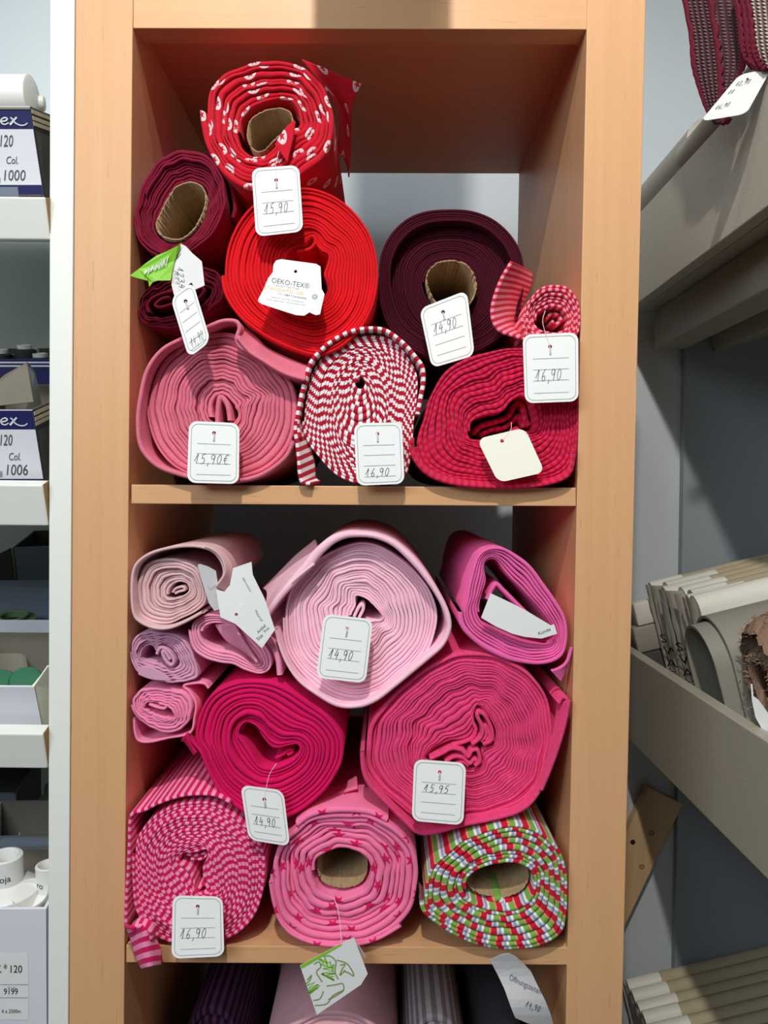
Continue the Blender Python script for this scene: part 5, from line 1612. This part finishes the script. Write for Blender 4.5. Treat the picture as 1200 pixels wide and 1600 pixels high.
# folded pieces behind the first bolt
for k, (w0, w1, lab, mt) in enumerate(((0.02, 0.075, 'grey folded cloth at the bottom of the far stack in the middle bin', 'taupe_sm'), (0.076, 0.115, 'dark grey folded cloth in the far stack in the middle bin', 'bolt_dark'), (0.116, 0.160, 'grey folded cloth near the top of the far stack in the middle bin', 'taupe_sm'), (0.161, 0.200, 'white wrapped folded piece on top of the far stack in the middle bin', 'sleeve'))):
    mb = MB()
    mb.box(0.006 + 0.258 * w1, 0.22, 0.571, 0.598, w0, w1, 0.004, Fm)
    tag_obj(mb.build('folded_cloth', M[mt], None, True), lab, 'cloth', 'folded cloth in the far stack')

# lower bin bolts
Fl = fr(TIERS['lower'][0] + 0.018, TIERS['lower'][1])
rg = random.Random(3)
for k in range(8):
    y0 = 0.565 - 0.0295 * k
    sl = 0.055 + 0.012 * rg.random() + 0.0015 * k
    bolt(Fl, y0, 0.028, 0.07, 0.245 + 0.004 * rg.random(), sl, '%s tan cloth bolt counted from the back wall in the lower slanted bin' % ['first', 'second', 'third', 'fourth', 'fifth', 'sixth', 'seventh', 'eighth'][k], end='sleeve')

# upper bin: two rolled pieces
Fu = fr(TIERS['upper'][0] + 0.018, TIERS['upper'][1])
for (y0, y1, rr_, uu, hh, lab) in ((0.30, 0.597, 0.03, 0.03, 0.165, 'grey white roll of sheeting at the back of the upper slanted bin'), (0.08, 0.33, 0.018, 0.022, 0.158, 'taupe roll lying behind the lip of the upper slanted bin')):
    t = thing('rolled_sheet', lab, 'rolled sheet', Fu(0.05, (y0 + y1) / 2, hh - 2 * rr_))
    c_ = Fu(uu + rr_, y0, hh)
    MB().lathe([(0.0, 0), (rr_ * .7, 0), (rr_, 0.003), (rr_, y1 - y0), (0, y1 - y0)], c_, (0, 1, 0), 28).build('sheet', M['taupe_sm'], t, True)

# pine brace on the wall
pb = thing('pine_plank', 'short pine plank with two screws fixed diagonally to the wall right of the shelving', 'plank', P(1020, 1400, 0.60))
f_ = [P(1013, 1230, 0.598), P(1067, 1257, 0.598), P(974, 1452, 0.598), P(920, 1425, 0.598)]
b_ = [Vector((p.x, 0.6199, p.z)) for p in f_]
pbo = MB().hexa(f_ + b_, 0.0012).build('board', M['pine'], pb)
for x, y in cp(18, [(201, 562), (148, 745)]):
    MB().lathe([(0.0055, -0.0012), (0.0055, 0.0), (0.0042, 0.001), (0.0015, 0.0005), (0, 0.0003)], P(x, y, 0.5985), (0, -1, 0), 16).build('screw', M['steel'], pbo, True)
x, y = cp(18, [(100, 612)])[0]
MB().lathe([(0.0045, 0.0), (0.003, 0.0004), (0, 0.0002)], P(x, y, 0.598), (0, -1, 0), 14).build('knot_hole', M['hole'], pbo, True)

# crocheted scarf hanging over the upper lip
t = thing('crochet_scarf', 'maroon and ecru crocheted scarf hanging over the upper bin lip', 'scarf', P(1140, 180, 0.05))
A = [(1064, -30), (1080, 50), (1084, 100), (1093, 135), (1106, 170), (1120, 192)]
B = [(1105, -30), (1118, 50), (1124, 100), (1126, 140), (1128, 170), (1130, 194)]
C_ = [(1152, -30), (1158, 50), (1160, 95), (1152, 135), (1142, 168), (1136, 192)]
patch('knit_panel', [A, B, C_], [0.115, 0.095, 0.085], M['knit_m'], t, thick=0.006)
D_ = [(1146, -30), (1156, 30), (1160, 70), (1166, 92), (1178, 106)]
E_ = [(1210, -30), (1215, 30), (1218, 70), (1222, 92), (1226, 106)]
patch('knit_panel', [D_, E_], [0.06, 0.03], M['knit_w'], t, thick=0.006, label='pale ecru knitted end of the scarf')
for c, Y_ in ((A, 0.113), (B, 0.090), (C_, 0.080)):
    q = crom(np.array(c, float), 40, False)
    mb = MB().tube([P(x + 1.6 * math.sin(k * 1.9), y, Y_) for k, (x, y) in enumerate(q)], [0.0032 + 0.0008 * math.sin(k * 1.9) for k in range(40)], 6)
    mb.build('braided_edge', M['braid'], t, True)
for off in (0, 9, 17):
    q = crom(np.array([(x + off, y + off * 0.1) for x, y in D_], float), 40, False)
    mb = MB().tube([P(x + 1.2 * math.sin(k * 1.9), y, 0.054 - off * 0.0005) for k, (x, y) in enumerate(q)], [0.003 + 0.0008 * math.sin(k * 1.9) for k in range(40)], 6)
    mb.build('braided_edge', M['braid'], t, True)
q = crom(np.array([(1166, 92), (1182, 104), (1200, 106), (1226, 106)], float), 30, False)
MB().tube([P(x, y + math.sin(k * 1.9), 0.05) for k, (x, y) in enumerate(q)], 0.0035, 6).build('braided_edge', M['braid'], t, True)
q4 = [(1155, 117), (1206, 106), (1166, 178), (1094, 190)]
s = Sheet('price_tag', 'slanted white price tag with pencil notes on the crocheted scarf', 'tag', rounded(q4, 10), lambda x, y: 0.052, M['card_white'], holes=[(1168, 124, 2.2)], group='papers in the slanted bins')
for st, o_, ln in (('12,90', (1148, 135), (5.5, -1.2)), ('11', (1136, 148), (5, -1)), ('16,90', (1116, 172), (5.5, -1.5))):
    s.hand(st, o_, ln, (4, -7), 0.8, M['line'])

# ------------------------------------------------------------------ ceiling lamp body (above the frame)
for L_, nm, lab in ((LAMP, 'pendant_lamp', 'white pendant spotlight hanging from the ceiling close in front of the shelving'), (LAMP_B, 'pendant_lamp', 'white pendant spotlight hanging from the ceiling farther from the shelving')):
    lt = thing(nm, lab, 'lamp', (L_[0], L_[1], ZC - 0.01), 'pendant lamps')
    ax = (Vector(L_) - Vector((0.0, 0.0, -0.2))).normalized() if L_ is LAMP_B else Vector((0, 0, 1))
    o_ = Vector(L_) + ax * 0.022
    MB().lathe([(0.036, 0.004), (0.05, 0.02), (0.05, 0.10), (0.02, 0.12), (0, 0.12), (0, .116), (0.018, .116), (0.046, 0.098), (0.046, 0.022), (0.034, 0.006)], o_, ax, 28).build('housing', M['plastic_w'], lt, True)
    MB().lathe([(0.0, 0.0), (0.045, 0.0), (0.045, 0.01), (0, 0.01)], (L_[0], L_[1], ZC - 0.0105), (0, 0, 1), 28).build('base_plate', M['plastic_w'], lt, True)
    MB().tube([o_ + ax * 0.118, (L_[0], L_[1], ZC - 0.01)], 0.004, 8).build('cable', M['plastic_w'], lt, True)
hs = thing('header_shadow_card', 'unseen narrow white card hung from the ceiling to cast the shadow on the shelving header', 'sign', (0.004, -0.172, ZC - 0.002))  # unseen card and cords, added to throw the shadow on the header panel
MB().box(-0.077, 0.038, -0.1735, -0.1715, 0.53, 0.90, 0.0005).build('shadow_card', M['card_white'], hs)
for x in (-0.07, 0.032):
    MB().tube([(x, -0.1725, 0.90), (x, -0.1725, ZC)], 0.001, 5).build('cord', M['plastic_w'], hs, True)
